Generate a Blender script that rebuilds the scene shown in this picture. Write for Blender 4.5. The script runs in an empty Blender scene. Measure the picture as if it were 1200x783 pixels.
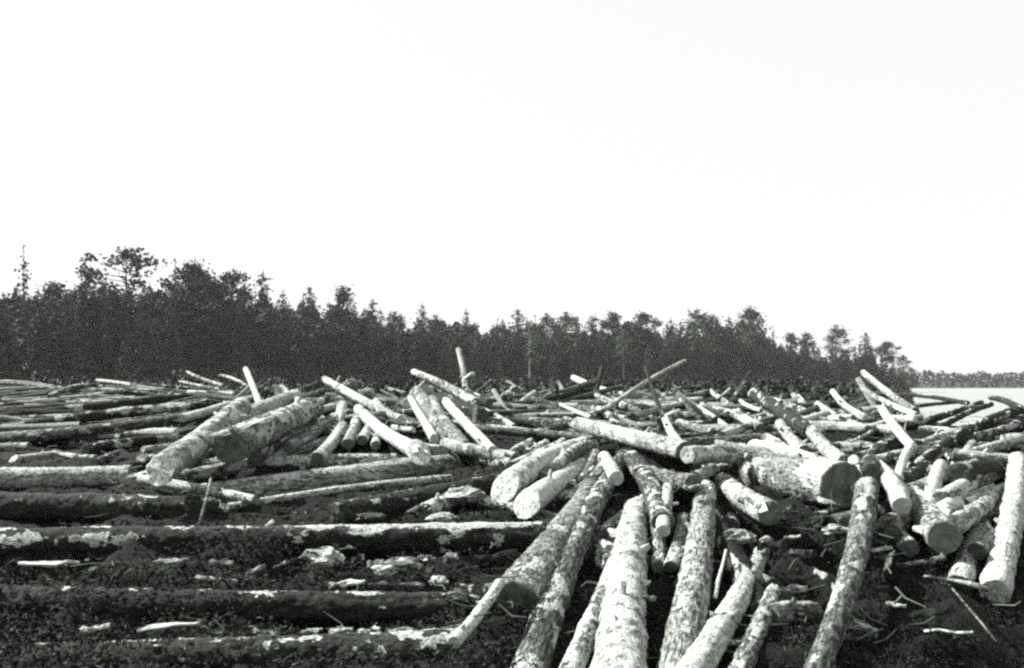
import bpy, math, random
import numpy as np
from mathutils import Vector, Matrix

# ------------------------------------------------------------------ camera, sky, sun, exposure
scene = bpy.context.scene
COL = scene.collection
FPX, HOR, CZ = 1200.0, 450.0, 2.6          # focal length and horizon in photo pixels, eye height above the lake

cam_data = bpy.data.cameras.new('camera')
cam_data.sensor_fit = 'HORIZONTAL'
cam_data.sensor_width = 36.0
cam_data.lens = 36.0
cam_data.shift_y = (HOR - 391.5) / 1200.0
cam_data.clip_start = 0.1
cam_data.clip_end = 9000.0
cam = bpy.data.objects.new('camera', cam_data)
cam.location = (0, 0, CZ)
cam.rotation_euler = (math.radians(90), 0, 0)
COL.objects.link(cam)
scene.camera = cam

SUN_AZ, SUN_EL = math.radians(-66), math.radians(41)      # behind the pile, well to the left
world = bpy.data.worlds.new('World')
scene.world = world
world.use_nodes = True
wn, wl = world.node_tree.nodes, world.node_tree.links
wn.clear()
w_out = wn.new('ShaderNodeOutputWorld')
w_bg = wn.new('ShaderNodeBackground')
w_sky = wn.new('ShaderNodeTexSky')
w_sky.sky_type = 'NISHITA'
w_sky.sun_disc = False
w_sky.sun_elevation = SUN_EL
w_sky.sun_rotation = SUN_AZ
w_sky.air_density = 1.0
w_sky.dust_density = 2.0
w_bw = wn.new('ShaderNodeRGBToBW')                         # black and white plate
w_mix = wn.new('ShaderNodeMix'); w_mix.data_type = 'FLOAT'  # a thin even overcast veil over the clear sky
w_mix.inputs[0].default_value = 0.88
w_mix.inputs[3].default_value = 3.5
wl.new(w_sky.outputs[0], w_bw.inputs[0])
wl.new(w_bw.outputs[0], w_mix.inputs[2])
wl.new(w_mix.outputs[0], w_bg.inputs[0])
w_bg.inputs[1].default_value = 0.10
wl.new(w_bg.outputs[0], w_out.inputs[0])

sun_data = bpy.data.lights.new('sun', 'SUN')
sun_data.energy = 5.0
sun_data.angle = math.radians(0.6)
sun_data.color = (1.0, 0.99, 0.965)
sun = bpy.data.objects.new('sun', sun_data)
sdir = Vector((math.sin(SUN_AZ) * math.cos(SUN_EL), math.cos(SUN_AZ) * math.cos(SUN_EL), math.sin(SUN_EL)))
sun.rotation_euler = sdir.to_track_quat('Z', 'Y').to_euler()
sun.location = (-60, 60, 90)
COL.objects.link(sun)

scene.view_settings.view_transform = 'Standard'
scene.view_settings.look = 'None'
scene.view_settings.gamma = 1.0
scene.view_settings.use_curve_mapping = False
scene.view_settings.exposure = 1.5
scene.cycles.use_denoising = False
scene.cycles.max_bounces = 6
scene.cycles.filter_width = 2.5

rng = np.random.default_rng(7)
random.seed(7)

# ------------------------------------------------------------------ helpers
def P(px, py, d):
    return Vector(((px - 600.0) / FPX * d, d, CZ - (py - HOR) / FPX * d))

def _hash(ix, iy, iz, seed):
    h = (ix * 374761393 + iy * 668265263 + iz * 2147483647 + seed * 1274126177) & 0xFFFFFFFF
    h = ((h ^ (h >> 13)) * 1274126177) & 0xFFFFFFFF
    h = h ^ (h >> 16)
    return (h & 0xFFFF) / 65535.0

def vnoise(x, y, z, seed=0):
    x, y, z = np.asarray(x, float), np.asarray(y, float), np.asarray(z, float)
    ix, iy, iz = np.floor(x).astype(np.int64), np.floor(y).astype(np.int64), np.floor(z).astype(np.int64)
    fx, fy, fz = x - ix, y - iy, z - iz
    fx, fy, fz = fx * fx * (3 - 2 * fx), fy * fy * (3 - 2 * fy), fz * fz * (3 - 2 * fz)
    r = 0
    for dx in (0, 1):
        for dy in (0, 1):
            for dz in (0, 1):
                w = (fx if dx else 1 - fx) * (fy if dy else 1 - fy) * (fz if dz else 1 - fz)
                r = r + w * _hash(ix + dx, iy + dy, iz + dz, seed)
    return r * 2 - 1

def mesh_obj(name, verts, faces, mat, parent=None, smooth=False, matrix=None):
    me = bpy.data.meshes.new(name)
    me.from_pydata([tuple(v) for v in verts], [], [tuple(f) for f in faces])
    if smooth:
        me.polygons.foreach_set('use_smooth', [True] * len(me.polygons))
    me.materials.append(mat)
    me.update()
    o = bpy.data.objects.new(name, me)
    COL.objects.link(o)
    if matrix is not None:
        o.matrix_world = matrix
    if parent is not None:
        o.parent = parent
    return o

def tag(o, label=None, cat=None, group=None, kind=None):
    if label: o['label'] = label
    if cat: o['category'] = cat
    if group: o['group'] = group
    if kind: o['kind'] = kind
    return o

# ------------------------------------------------------------------ materials (a black and white plate: near-neutral greys)
def grey(v, t=1.0):
    t = t * (2.0 if v < 0.2 else 1.0)
    return (v * (1 - 0.045 * t), v * (1 + 0.02 * t), v * (1 - 0.05 * t), 1.0)

def new_mat(name, rough=0.9, spec=0.15):
    m = bpy.data.materials.new(name)
    m.use_nodes = True
    nt = m.node_tree
    b = nt.nodes['Principled BSDF']
    b.inputs['Roughness'].default_value = rough
    b.inputs['Specular IOR Level'].default_value = spec
    return m, nt, b

def ramp(nt, src, stops, interp='LINEAR'):
    r = nt.nodes.new('ShaderNodeValToRGB')
    r.color_ramp.interpolation = interp
    while len(r.color_ramp.elements) < len(stops):
        r.color_ramp.elements.new(0.5)
    for e, (p, c) in zip(r.color_ramp.elements, stops):
        e.position = p
        e.color = c if isinstance(c, tuple) else (c, c, c, 1)
    nt.links.new(src, r.inputs[0])
    return r.outputs[0]

def coords(nt, scale, rand=True):
    tc = nt.nodes.new('ShaderNodeTexCoord')
    v = tc.outputs['Object']
    if rand:
        oi = nt.nodes.new('ShaderNodeObjectInfo')
        ml = nt.nodes.new('ShaderNodeMath'); ml.operation = 'MULTIPLY'; ml.inputs[1].default_value = 57.0
        nt.links.new(oi.outputs['Random'], ml.inputs[0])
        ad = nt.nodes.new('ShaderNodeVectorMath'); ad.operation = 'ADD'
        nt.links.new(v, ad.inputs[0]); nt.links.new(ml.outputs[0], ad.inputs[1])
        v = ad.outputs[0]
    mp = nt.nodes.new('ShaderNodeMapping')
    mp.inputs['Scale'].default_value = scale
    nt.links.new(v, mp.inputs[0])
    return mp.outputs[0]

def noise(nt, vec, scale, detail=4, rough=0.6, dist=0.0):
    n = nt.nodes.new('ShaderNodeTexNoise')
    n.inputs['Scale'].default_value = scale
    n.inputs['Detail'].default_value = detail
    n.inputs['Roughness'].default_value = rough
    n.inputs['Distortion'].default_value = dist
    nt.links.new(vec, n.inputs['Vector'])
    return n.outputs[0]

def math_node(nt, op, a, b, clamp=False):
    m = nt.nodes.new('ShaderNodeMath'); m.operation = op; m.use_clamp = clamp
    for i, s in enumerate((a, b)):
        if isinstance(s, (int, float)): m.inputs[i].default_value = s
        else: nt.links.new(s, m.inputs[i])
    return m.outputs[0]

def mix_col(nt, fac, a, b):
    m = nt.nodes.new('ShaderNodeMix'); m.data_type = 'RGBA'
    for sock, s in ((m.inputs[0], fac), (m.inputs[6], a), (m.inputs[7], b)):
        if isinstance(s, (int, float)): sock.default_value = s
        elif isinstance(s, tuple): sock.default_value = s
        else: nt.links.new(s, sock)
    return m.outputs[2]

def bump(nt, b, h, strength, dist):
    bn = nt.nodes.new('ShaderNodeBump')
    bn.inputs['Strength'].default_value = strength
    bn.inputs['Distance'].default_value = dist
    nt.links.new(h, bn.inputs['Height'])
    nt.links.new(bn.outputs[0], b.inputs['Normal'])

def bark_material(name, lo, hi, wood, cut=(0.42, 0.62), fs=38.0, stretch=0.55, wr=0.22):
    """flaky bark: dark fissures and pale scales; a vertex attribute says where the bark is gone and bare wood shows, and where a sunlit top is painted in"""
    m, nt, b = new_mat(name, 0.88, 0.12)
    v = coords(nt, (stretch, 1.0, 1.0))
    vl = coords(nt, (1.6, 0.5, 0.5))
    big = noise(nt, v, 4.0, 3, 0.6, 0.4)
    fine = noise(nt, v, fs, 4, 0.68, 0.5)
    ringy = noise(nt, vl, 20.0, 3, 0.6, 0.3)
    vo = nt.nodes.new('ShaderNodeTexVoronoi'); vo.feature = 'DISTANCE_TO_EDGE'
    vo.inputs['Scale'].default_value = 22.0
    nt.links.new(v, vo.inputs['Vector'])
    plate = ramp(nt, vo.outputs['Distance'], [(0.0, 0.0), (0.09, 1.0)])
    s = math_node(nt, 'ADD', math_node(nt, 'MULTIPLY', big, 0.20), math_node(nt, 'MULTIPLY', fine, 0.80 - wr))
    s = math_node(nt, 'ADD', s, math_node(nt, 'MULTIPLY', ringy, wr))
    oi = nt.nodes.new('ShaderNodeObjectInfo')
    s = math_node(nt, 'ADD', s, math_node(nt, 'MULTIPLY', math_node(nt, 'SUBTRACT', oi.outputs['Random'], 0.5), 0.10))
    f = ramp(nt, s, [(cut[0], 0.0), (cut[1], 1.0)])
    f = math_node(nt, 'MULTIPLY', f, math_node(nt, 'ADD', math_node(nt, 'MULTIPLY', plate, 0.55), 0.45))
    bark = mix_col(nt, f, grey(lo), grey(hi))
    at = nt.nodes.new('ShaderNodeAttribute'); at.attribute_name = 'peel'
    pk = math_node(nt, 'ADD', at.outputs['Fac'], math_node(nt, 'MULTIPLY', math_node(nt, 'SUBTRACT', fine, 0.5), 2.6))
    pk = math_node(nt, 'ADD', pk, math_node(nt, 'MULTIPLY', math_node(nt, 'SUBTRACT', big, 0.5), 1.0))
    pk = ramp(nt, pk, [(0.46, 0.0), (0.56, 1.0)])
    streak = noise(nt, coords(nt, (0.5, 6.0, 6.0)), 7.0, 4, 0.65)
    w = mix_col(nt, ramp(nt, streak, [(0.34, 0.0), (0.6, 1.0)]), grey(wood * 0.62), grey(wood))
    fleck = noise(nt, coords(nt, (0.8, 1.3, 1.3)), 34.0, 4, 0.7, 1.0)
    w = mix_col(nt, ramp(nt, fleck, [(0.39, 1.0), (0.47, 0.0)]), w, grey(lo * 1.4))
    nt.links.new(mix_col(nt, pk, bark, w), b.inputs['Base Color'])
    h = math_node(nt, 'SUBTRACT', math_node(nt, 'ADD', s, math_node(nt, 'MULTIPLY', plate, 0.25)), math_node(nt, 'MULTIPLY', pk, 0.5))
    bump(nt, b, h, 0.9, 0.02)
    return m

M = {}
M['pale'] = bark_material('pale_flaky_bark', 0.045, 0.43, 0.52, (0.41, 0.56))
M['mottle'] = bark_material('mottled_bark', 0.035, 0.36, 0.48, (0.43, 0.58))
M['grey'] = bark_material('grey_plated_bark', 0.025, 0.26, 0.40, (0.45, 0.62), 30.0, 0.35)
M['dark'] = bark_material('dark_wet_shaded_bark', 0.012, 0.05, 0.42, (0.46, 0.66))  # wet bark, darkened further to hold the shade of logs in shadow

M['pale_b'] = bark_material('pale_ringed_bark', 0.045, 0.42, 0.52, (0.40, 0.56), 46.0, 1.0, 0.46)
M['mottle_b'] = bark_material('fissured_bark', 0.03, 0.33, 0.46, (0.43, 0.58), 48.0, 0.22, 0.08)
M['grey_b'] = bark_material('streaky_grey_bark', 0.025, 0.24, 0.42, (0.46, 0.60), 44.0, 0.18, 0.1)
M['dark_b'] = M['dark']

def cut_material(name, lo, hi):
    m, nt, b = new_mat(name, 0.85, 0.15)
    tc = nt.nodes.new('ShaderNodeTexCoord')
    ln = nt.nodes.new('ShaderNodeVectorMath'); ln.operation = 'LENGTH'
    mp = nt.nodes.new('ShaderNodeMapping'); mp.inputs['Scale'].default_value = (0, 1, 1)
    nt.links.new(tc.outputs['Object'], mp.inputs[0]); nt.links.new(mp.outputs[0], ln.inputs[0])
    n1 = noise(nt, coords(nt, (1, 1, 1)), 14.0, 4, 0.6)
    rr = math_node(nt, 'ADD', math_node(nt, 'MULTIPLY', ln.outputs['Value'], 330.0), math_node(nt, 'MULTIPLY', n1, 8.0))
    sn = math_node(nt, 'SINE', rr, 0.0)
    f = math_node(nt, 'ADD', math_node(nt, 'MULTIPLY', sn, 0.09), n1)
    nt.links.new(ramp(nt, f, [(0.25, grey(lo)), (0.75, grey(hi))]), b.inputs['Base Color'])
    bump(nt, b, f, 0.5, 0.01)
    return m
M['cut'] = cut_material('weathered_shaded_cut_wood', 0.04, 0.15)  # weathered wood, with the shade on the sawn faces put into its tone
M['cut_pale'] = cut_material('fresh_cut_wood', 0.20, 0.46)
M['cut_dark'] = cut_material('dark_shaded_cut_wood', 0.035, 0.08)  # ends of the dark logs, their shade put into the colour

m, nt, b = new_mat('bare_wood', 0.8, 0.15)
n1 = noise(nt, coords(nt, (1.2, 7, 7)), 6.0, 5, 0.65)
nt.links.new(ramp(nt, n1, [(0.34, grey(0.08)), (0.56, grey(0.52))]), b.inputs['Base Color'])
bump(nt, b, n1, 0.6, 0.01)
M['wood'] = m

m, nt, b = new_mat('muddy_bark_litter', 0.95, 0.1)
g1 = noise(nt, coords(nt, (1, 1, 1), False), 2.2, 4, 0.6)
g2 = noise(nt, coords(nt, (1, 1.4, 1), False), 30.0, 5, 0.75, 0.8)
g3 = math_node(nt, 'ADD', math_node(nt, 'MULTIPLY', g1, 0.45), math_node(nt, 'MULTIPLY', g2, 0.55))
nt.links.new(ramp(nt, g3, [(0.38, grey(0.009)), (0.56, grey(0.016)), (0.70, grey(0.045))]), b.inputs['Base Color'])
bump(nt, b, g3, 1.0, 0.06)
M['ground'] = m

m, nt, b = new_mat('bark_chips', 0.9, 0.1)
n1 = noise(nt, coords(nt, (1, 1, 1), False), 3.1, 3, 0.8)
nt.links.new(ramp(nt, n1, [(0.36, grey(0.010)), (0.58, grey(0.021)), (0.72, grey(0.12))]), b.inputs['Base Color'])
M['chips'] = m

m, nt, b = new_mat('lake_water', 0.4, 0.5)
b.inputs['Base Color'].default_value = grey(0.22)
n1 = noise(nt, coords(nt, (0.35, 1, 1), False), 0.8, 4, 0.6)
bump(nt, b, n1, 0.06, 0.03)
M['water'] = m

def foliage_material(name, lo, hi, sc):
    m, nt, b = new_mat(name, 0.75, 0.2)
    n1 = noise(nt, coords(nt, (1, 1, 1)), sc, 3, 0.7)
    nt.links.new(ramp(nt, n1, [(0.35, grey(lo, 1.4)), (0.66, grey(hi, 1.4))]), b.inputs['Base Color'])
    return m
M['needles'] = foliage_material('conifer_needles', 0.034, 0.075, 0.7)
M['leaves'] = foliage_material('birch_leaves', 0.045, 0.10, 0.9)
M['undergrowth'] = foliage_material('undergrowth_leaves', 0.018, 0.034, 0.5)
M['trunk'] = foliage_material('pine_trunk_bark', 0.04, 0.08, 2.0)
M['birch'] = foliage_material('birch_trunk_bark', 0.12, 0.35, 1.6)
M['far'] = foliage_material('far_wood', 0.008, 0.016, 0.15)
M['far_logs'] = bark_material('dim_far_bark', 0.02, 0.15, 0.24, (0.46, 0.6))
M['twigs'] = foliage_material('twig_bark', 0.03, 0.14, 1.2)
M['land'] = foliage_material('shore_land', 0.04, 0.07, 0.2)

# ------------------------------------------------------------------ the logs of the photograph
# (x1, y1, distance1, x2, y2, distance2, diameter1 cm, diameter2 cm, bark, bare share, label)
G_FAN = 'logs fanned down the near slope'
G_FRONT = 'long logs lying across the dark front'
G_LEFT = 'logs heaped in the left half'
G_MID = 'logs heaped in the middle'
G_RIGHT = 'logs heaped by the water'
G_RAFT = 'logs lying flat before the left forest'
LOGS = {
G_FAN: [
 (724,812,5.5, 746,594,9.6, 30,21,'pale',.45,'thick pale log with torn rings of bark, standing out at the front centre'),
 (603,708,6.9, 711,549,12.2, 35,22,'grey',.08,'thick rough-barked log with its dark sawn butt toward the viewer'),
 (612,812,5.6, 731,536,12.0, 22,19,'grey',.12,'long rough log running uphill just right of the dark-butted one'),
 (655,815,5.5, 731,636,8.6, 14,15,'mottle',.5,'slim log with white bare patches tucked under the torn-bark log'),
 (668,592,10.3, 697,533,13.0, 17,18,'mottle',.25,'short mottled log end lying uphill of the dark-butted log'),
 (592,571,9.6, 686,520,13.6, 27,21,'pale',.75,'broad white peeled log at the upper left edge of the fan'),
 (618,590,9.2, 682,545,12.4, 25,19,'pale',.85,'bright white peeled log just below the broad peeled one'),
 (634,562,10.6, 697,520,14.0, 17,17,'mottle',.3,'mottled log squeezed between the two white peeled ones'),
 (600,548,11.4, 655,522,14.6, 16,15,'mottle',.35,'thin mottled log on the upper left shoulder of the fan'),
 (708,536,11.7, 722,560,10.4, 15,16,'pale',.6,'short forked white log crossing the head of the fan'),
 (777,612,8.6, 741,538,11.6, 20,20,'grey',.12,'rough grey log sloping down to the right of the fan head'),
 (777,622,8.3, 786,566,10.4, 12,13,'pale',.5,'narrow pale log standing beside the rough grey one'),
 (772,664,7.9, 768,612,8.9, 11,11,'mottle',.25,'stubby mottled log end right of the torn-bark log'),
 (812,566,9.4, 758,556,10.8, 17,17,'grey',.1,'grey log lying crosswise behind the narrow pale one'),
 (788,815,5.6, 827,573,9.9, 25,20,'mottle',.12,'broad log that is pale above and dim below, right of the torn-bark log'),
 (786,664,7.8, 801,608,9.0, 12,12,'mottle',.3,'short flaky log against the left side of the broad dim log'),
 (902,601,8.1, 846,565,10.6, 20,20,'mottle',.35,'pale log pointing down right with dark sawn end and splintered lip'),
 (796,815,5.3, 899,636,9.2, 19,14,'pale',.3,'smooth pale log with fine dark flecks at the front right of centre'),
 (856,812,5.5, 907,692,7.4, 12,10,'mottle',.35,'small ragged log next to the smooth pale flecked one'),
 (903,722,6.8, 955,716,7.2, 16,13,'grey',.25,'stub of a lumpy log with pale end at the bottom edge'),
],
G_FRONT: [
 (-90,640,8.7, 641,628,8.5, 30,25,'dark',.10,'long dark log lying across the front with a white right end'),
 (-80,706,7.1, 531,714,6.9, 26,22,'dark',.06,'second long dark log, nearer, ending by the white splinter'),
 (40,778,6.3, 545,764,6.1, 25,27,'dark',.09,'nearest long log along the very bottom left'),
 (-60,592,10.8, 315,600,10.4, 30,28,'dark',.04,'dark shadowed log just behind the long front log'),
 (395,604,9.8, 590,566,11.2, 26,24,'dark',.05,'dark log rising right behind the white-ended front log'),
 (498,600,9.6, 572,566,11.4, 18,17,'mottle',.45,'broken log with torn pale top behind the white-ended log'),
 (215,588,11.0, 541,546,13.0, 33,33,'grey',.22,'very long thick flaky log slanting gently up to the right'),
 (268,594,10.2, 527,560,11.6, 8,9,'pale',.5,'slender pale pole lying along the foot of the thick flaky log'),
 (-20,560,13.6, 156,557,13.4, 29,27,'mottle',.35,'pale-topped log reaching in from the left edge'),
 (213,550,12.8, 463,541,13.4, 23,22,'mottle',.35,'level log with a sunlit top below the dark-faced butt'),
 (533,752,5.75, 585,684,6.6, 8,7,'pale',.85,'short white splintered pole leaning by the dark sawn butt'),
 (166,562,11.4, 300,586,10.2, 12,10,'mottle',.5,'thin crooked log slanting down from the foot of the leaning pale log'),
],
G_LEFT: [
 (188,550,10.2, 284,476,13.6, 29,26,'pale',.35,'thick pale log leaning up to the right on the left side'),
 (240,507,14.0, 347,464,18.6, 25,25,'mottle',.3,'long log with sunlit upper edge behind the thick leaning one'),
 (269,523,11.4, 368,478,16.0, 40,33,'grey',.3,'massive log with a wide dark sawn face toward the viewer'),
 (298,536,12.6, 379,497,15.8, 19,19,'grey',.2,'flaky dark log next to the massive dark-faced one'),
 (318,530,13.2, 372,505,15.5, 15,15,'mottle',.2,'small flaky log between the massive log and the stubs'),
 (372,537,12.6, 402,500,15.0, 17,17,'mottle',.4,'short mottled log below the upright white stub'),
 (393,503,15.4, 401,475,16.6, 17,17,'pale',.6,'white stub standing nearly upright with a flat top'),
 (362,516,14.0, 392,489,16.2, 16,15,'grey',.3,'dark log leaning against the white stub'),
 (361,487,16.5, 396,476,18.0, 13,13,'pale',.5,'pale rounded log end behind the white stub'),
 (408,520,13.6, 420,488,15.8, 17,16,'mottle',.25,'short mottled log right of the white stub'),
 (424,516,13.8, 433,500,15.0, 16,14,'mottle',.4,'little knobby log end in the hollow of the heap'),
 (440,522,13.4, 447,506,14.8, 13,12,'mottle',.4,'round mottled log end beside the peeled flared log'),
 (381,445,22.5, 492,504,16.6, 17,19,'pale',.7,'long white log sticking up to the left with branch stubs'),
 (491,530,12.4, 420,480,16.0, 19,18,'pale',.86,'peeled white log with a flared splintered foot'),
 (481,467,17.0, 509,514,14.0, 11,15,'pale',.8,'slim white log leaning left, just right of the stubbed one'),
 (523,471,15.6, 577,528,12.4, 15,14,'pale',.9,'brightest peeled white pole leaning left over the level logs'),
 (485,436,25.0, 558,472,19.0, 17,19,'mottle',.5,'greyish log jutting up to the left before the trees'),
 (490,459,18.4, 530,516,13.8, 23,24,'grey',.1,'dark rough log beneath the slim white one'),
 (506,470,17.0, 545,526,13.2, 22,22,'grey',.1,'second dark rough log beneath the brightest pole'),
 (500,456,21.0, 566,486,17.0, 23,22,'dark',.06,'shaded log under the jutting greyish one'),
 (461,501,14.8, 484,504,14.4, 9,9,'pale',.9,'short white log end in the middle of the heap'),
 (430,485,17.5, 415,500,15.5, 15,14,'grey',.15,'shadowed log under the long white stubbed log'),
 (470,492,16.4, 520,506,14.8, 16,15,'grey',.15,'grey log wedged behind the peeled flared one'),
 (520,520,13.0, 604,537,12.2, 16,16,'mottle',.45,'mottled log sloping down right under the brightest pole'),
 (214,490,18.0, 270,474,20.0, 17,16,'pale',.7,'pale bare slab-like log left of the thick leaning log'),
 (288,433,21.5, 304,473,19.0, 13,13,'pale',.75,'short white post standing up from the heap'),
 (330,453,20.0, 352,470,17.5, 11,12,'mottle',.45,'small grey log leaning left at the top of the heap'),
 (308,462,21.0, 331,453,22.5, 13,12,'dark',.1,'dark log end right of the white post'),
 (345,468,18.6, 366,482,17.0, 13,13,'mottle',.3,'short mottled log crowning the massive one'),
 (219,436,30.0, 262,452,26.0, 9,10,'grey',.4,'upper of two thin poles sticking up before the left forest'),
 (211,447,29.0, 258,457,26.0, 8,9,'grey',.3,'lower of two thin poles sticking up before the left forest'),
 (257,440,28.0, 291,453,25.0, 8,9,'grey',.3,'thin pole pointing up left beside the white post'),
 (221,460,25.0, 274,462,24.0, 13,13,'pale',.7,'level pale log under the thin poles'),
 (193,467,27.0, 213,452,29.0, 8,7,'mottle',.3,'thin log leaning right at the end of the raft'),
 (194,480,21.0, 247,469,24.0, 13,13,'mottle',.35,'mottled log left of the pale bare slab-like one'),
 (328,494,16.0, 377,470,19.0, 14,14,'mottle',.45,'pale log over the far end of the massive one'),
 (338,524,13.0, 396,489,16.0, 15,14,'grey',.25,'grey rising log left of the short mottled one'),
 (222,541,12.4, 262,518,14.0, 15,14,'grey',.2,'grey log end tucked under the massive dark face'),
 (440,470,19.5, 476,492,16.8, 13,13,'mottle',.4,'short mottled log crossing under the long white one'),
 (452,512,14.2, 505,495,16.0, 13,12,'grey',.3,'grey log crossing behind the peeled flared one'),
],
G_MID: [
 (537,409,25.0, 546,456,24.0, 13,16,'mottle',.55,'tall pale post leaning left against the dark trees'),
 (545,456,23.0, 573,472,20.5, 16,17,'dark',.1,'dark log at the foot of the tall pale post'),
 (548,492,19.4, 716,487,20.5, 20,18,'mottle',.55,'long level log with sunlit top in the middle'),
 (528,497,17.0, 634,509,16.4, 15,15,'pale',.86,'level white peeled log under the brightest pole'),
 (622,512,15.4, 676,500,17.5, 22,21,'dark',.05,'dark log between the level white log and the fan'),
 (601,479,22.0, 626,461,23.0, 11,15,'mottle',.4,'short log ending in a bright round face'),
 (585,474,22.5, 604,454,23.5, 17,16,'grey',.4,'tilted chunk of log with pale broken top'),
 (649,445,23.0, 653,482,22.4, 19,20,'dark',.1,'dark upright stump of log with a pale-rimmed top'),
 (657,474,21.0, 692,489,19.4, 8,9,'pale',.85,'thin white pole slanting down right'),
 (672,443,25.5, 731,464,23.0, 17,17,'pale',.7,'whitish log broken by dark patches before the trees'),
 (697,463,23.0, 735,478,21.0, 15,15,'grey',.3,'grey log below the patchy whitish one'),
 (696,480,20.5, 716,483,20.0, 18,17,'mottle',.6,'square pale log end left of the long raised pole'),
 (803,423,25.0, 706,482,17.5, 9,9,'mottle',.35,'long thin pole raised to the right with a round tip'),
 (756,430,16.2, 788,520,13.2, 5,7,'dark',.02,'thin dark stake crossing the raised pole'),
 (706,430,24.0, 691,484,22.4, 11,13,'dark',.03,'dark leaning stake left of the raised pole'),
 (878,437,23.5, 852,478,21.0, 8,9,'dark',.12,'dark slanting stake with a white tip'),
 (780,492,12.8, 805,530,11.2, 9,14,'pale',.9,'white splintered wedge of wood at the foot of the thin stake'),
 (677,497,13.8, 802,528,11.0, 20,22,'mottle',.45,'white log with dark patches running right from the fan head'),
 (716,494,18.4, 808,505,17.4, 13,13,'mottle',.5,'narrow level log with pale top behind the patched white log'),
 (714,502,17.0, 778,515,15.6, 15,15,'dark',.06,'dark log behind the patched white log'),
 (798,519,14.6, 888,502,16.6, 12,12,'grey',.35,'crooked dark log with a pale upper edge right of the stake'),
 (775,494,15.0, 795,485,16.0, 16,16,'mottle',.5,'pale log end behind the thin dark stake'),
 (792,494,17.0, 835,507,16.0, 14,14,'grey',.2,'grey log lying behind the crooked dark one'),
 (823,476,20.5, 905,499,17.0, 14,15,'grey',.25,'long grey log sloping right in the middle distance'),
 (822,498,17.4, 852,485,19.0, 11,11,'dark',.1,'short dark log crossing the long grey one'),
 (861,485,17.6, 891,503,15.4, 17,18,'mottle',.5,'mottled log with pale end right of the crooked dark log'),
 (868,470,20.0, 892,481,18.6, 9,9,'pale',.9,'small white piece of log on the middle ridge'),
 (745,535,12.4, 822,549,11.2, 24,25,'dark',.03,'thick black log in shadow below the patched white one'),  # black tone stands in for the shaded gap under the white log
 (806,533,10.2, 856,533,10.8, 18,18,'pale',.4,'pale stub with dark broken end right of the thick black log'),
 (843,527,11.2, 936,541,10.8, 22,21,'mottle',.3,'flaky log with dark right end behind the big butt'),
 (700,458,24.0, 640,470,22.0, 16,17,'dark',.05,'dark log behind the upright stump'),
 (735,471,22.0, 795,478,21.0, 15,14,'grey',.3,'dim log under the raised pole'),
 (775,474,23.0, 829,459,25.0, 13,12,'grey',.25,'grey log rising right under the raised pole'),
 (598,533,12.4, 622,518,14.0, 11,11,'mottle',.5,'first of three round log ends left of the fan head'),
 (618,531,12.6, 640,519,14.2, 11,11,'mottle',.6,'second of three round log ends left of the fan head'),
 (642,527,12.8, 660,517,14.2, 11,11,'mottle',.6,'third of three round log ends left of the fan head'),
 (560,470,22.0, 600,466,22.0, 13,13,'grey',.2,'grey log behind the bright round face'),
 (815,560,9.9, 838,548,11.0, 13,13,'mottle',.4,'small pale lump of log under the pale stub'),
 (558,478,21.0, 603,501,18.0, 13,13,'mottle',.45,'mottled log sloping down right under the grey far one'),
 (638,480,21.5, 703,503,18.0, 14,14,'mottle',.4,'mottled log crossing the long level one'),
 (718,468,22.5, 782,499,18.5, 13,14,'grey',.4,'grey log sloping right under the raised pole'),
 (742,488,18.5, 822,468,22.0, 13,12,'mottle',.4,'mottled log rising right behind the thin dark stake'),
 (798,468,22.0, 852,502,17.5, 13,14,'mottle',.5,'pale log sloping right of the thin dark stake'),
 (832,458,24.0, 874,488,19.5, 12,13,'grey',.4,'grey log sloping below the white-tipped stake'),
 (878,492,17.5, 944,474,20.5, 13,12,'mottle',.45,'mottled log rising right across the dark thick one'),
 (846,510,14.6, 912,490,17.0, 13,13,'mottle',.4,'mottled log above the flaky dark-ended one'),
 (690,520,13.6, 745,505,15.6, 14,13,'dark',.1,'dark log in the shade of the patched white one'),
 (830,552,11.0, 872,538,12.4, 13,13,'mottle',.4,'small mottled log between the pale stub and the biggest butt'),
],
G_RIGHT: [
 (986,568,9.0, 842,552,12.4, 42,40,'grey',.3,'biggest log with a huge dark sawn butt, right of centre'),
 (1003,566,9.6, 884,524,12.8, 22,21,'pale',.9,'bright white peeled log lying behind the huge dark butt'),
 (1004,574,9.0, 1001,540,10.2, 13,13,'pale',.86,'white round-topped stub just right of the huge butt'),
 (1021,552,9.3, 1019,540,10.3, 16,16,'dark',.1,'dark knobby stub right of the white round-topped one'),
 (1057,592,8.2, 1029,546,10.2, 16,14,'pale',.7,'pale log leaning left beside the dark knobby stub'),
 (1016,572,8.8, 946,812,5.3, 20,12,'grey',.12,'grey finely speckled log slanting down to the bottom edge'),
 (1066,642,7.9, 1036,604,9.4, 15,14,'grey',.3,'short speckled log under the pale leaning one'),
 (1107,630,7.7, 1060,566,10.4, 25,21,'mottle',.5,'hollow-ended log with a bright torn rim'),
 (1090,592,8.7, 1103,546,10.4, 13,15,'pale',.8,'white upright log with a rounded top by the dark butts'),
 (1124,556,9.4, 1194,546,11.4, 22,20,'dark',.15,'dark butt with a pale rim beside the white upright log'),
 (1102,586,8.7, 1194,544,11.6, 16,17,'mottle',.4,'mottled log rising right above the white split one'),
 (1102,600,8.3, 1158,571,10.2, 16,15,'pale',.9,'white split log pointing down left'),
 (1118,616,8.0, 1173,577,10.0, 15,15,'mottle',.45,'ringed log just below the white split one'),
 (1166,694,7.2, 1193,538,10.6, 19,17,'pale',.5,'tall pale log with dark rings at the right edge'),
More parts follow.
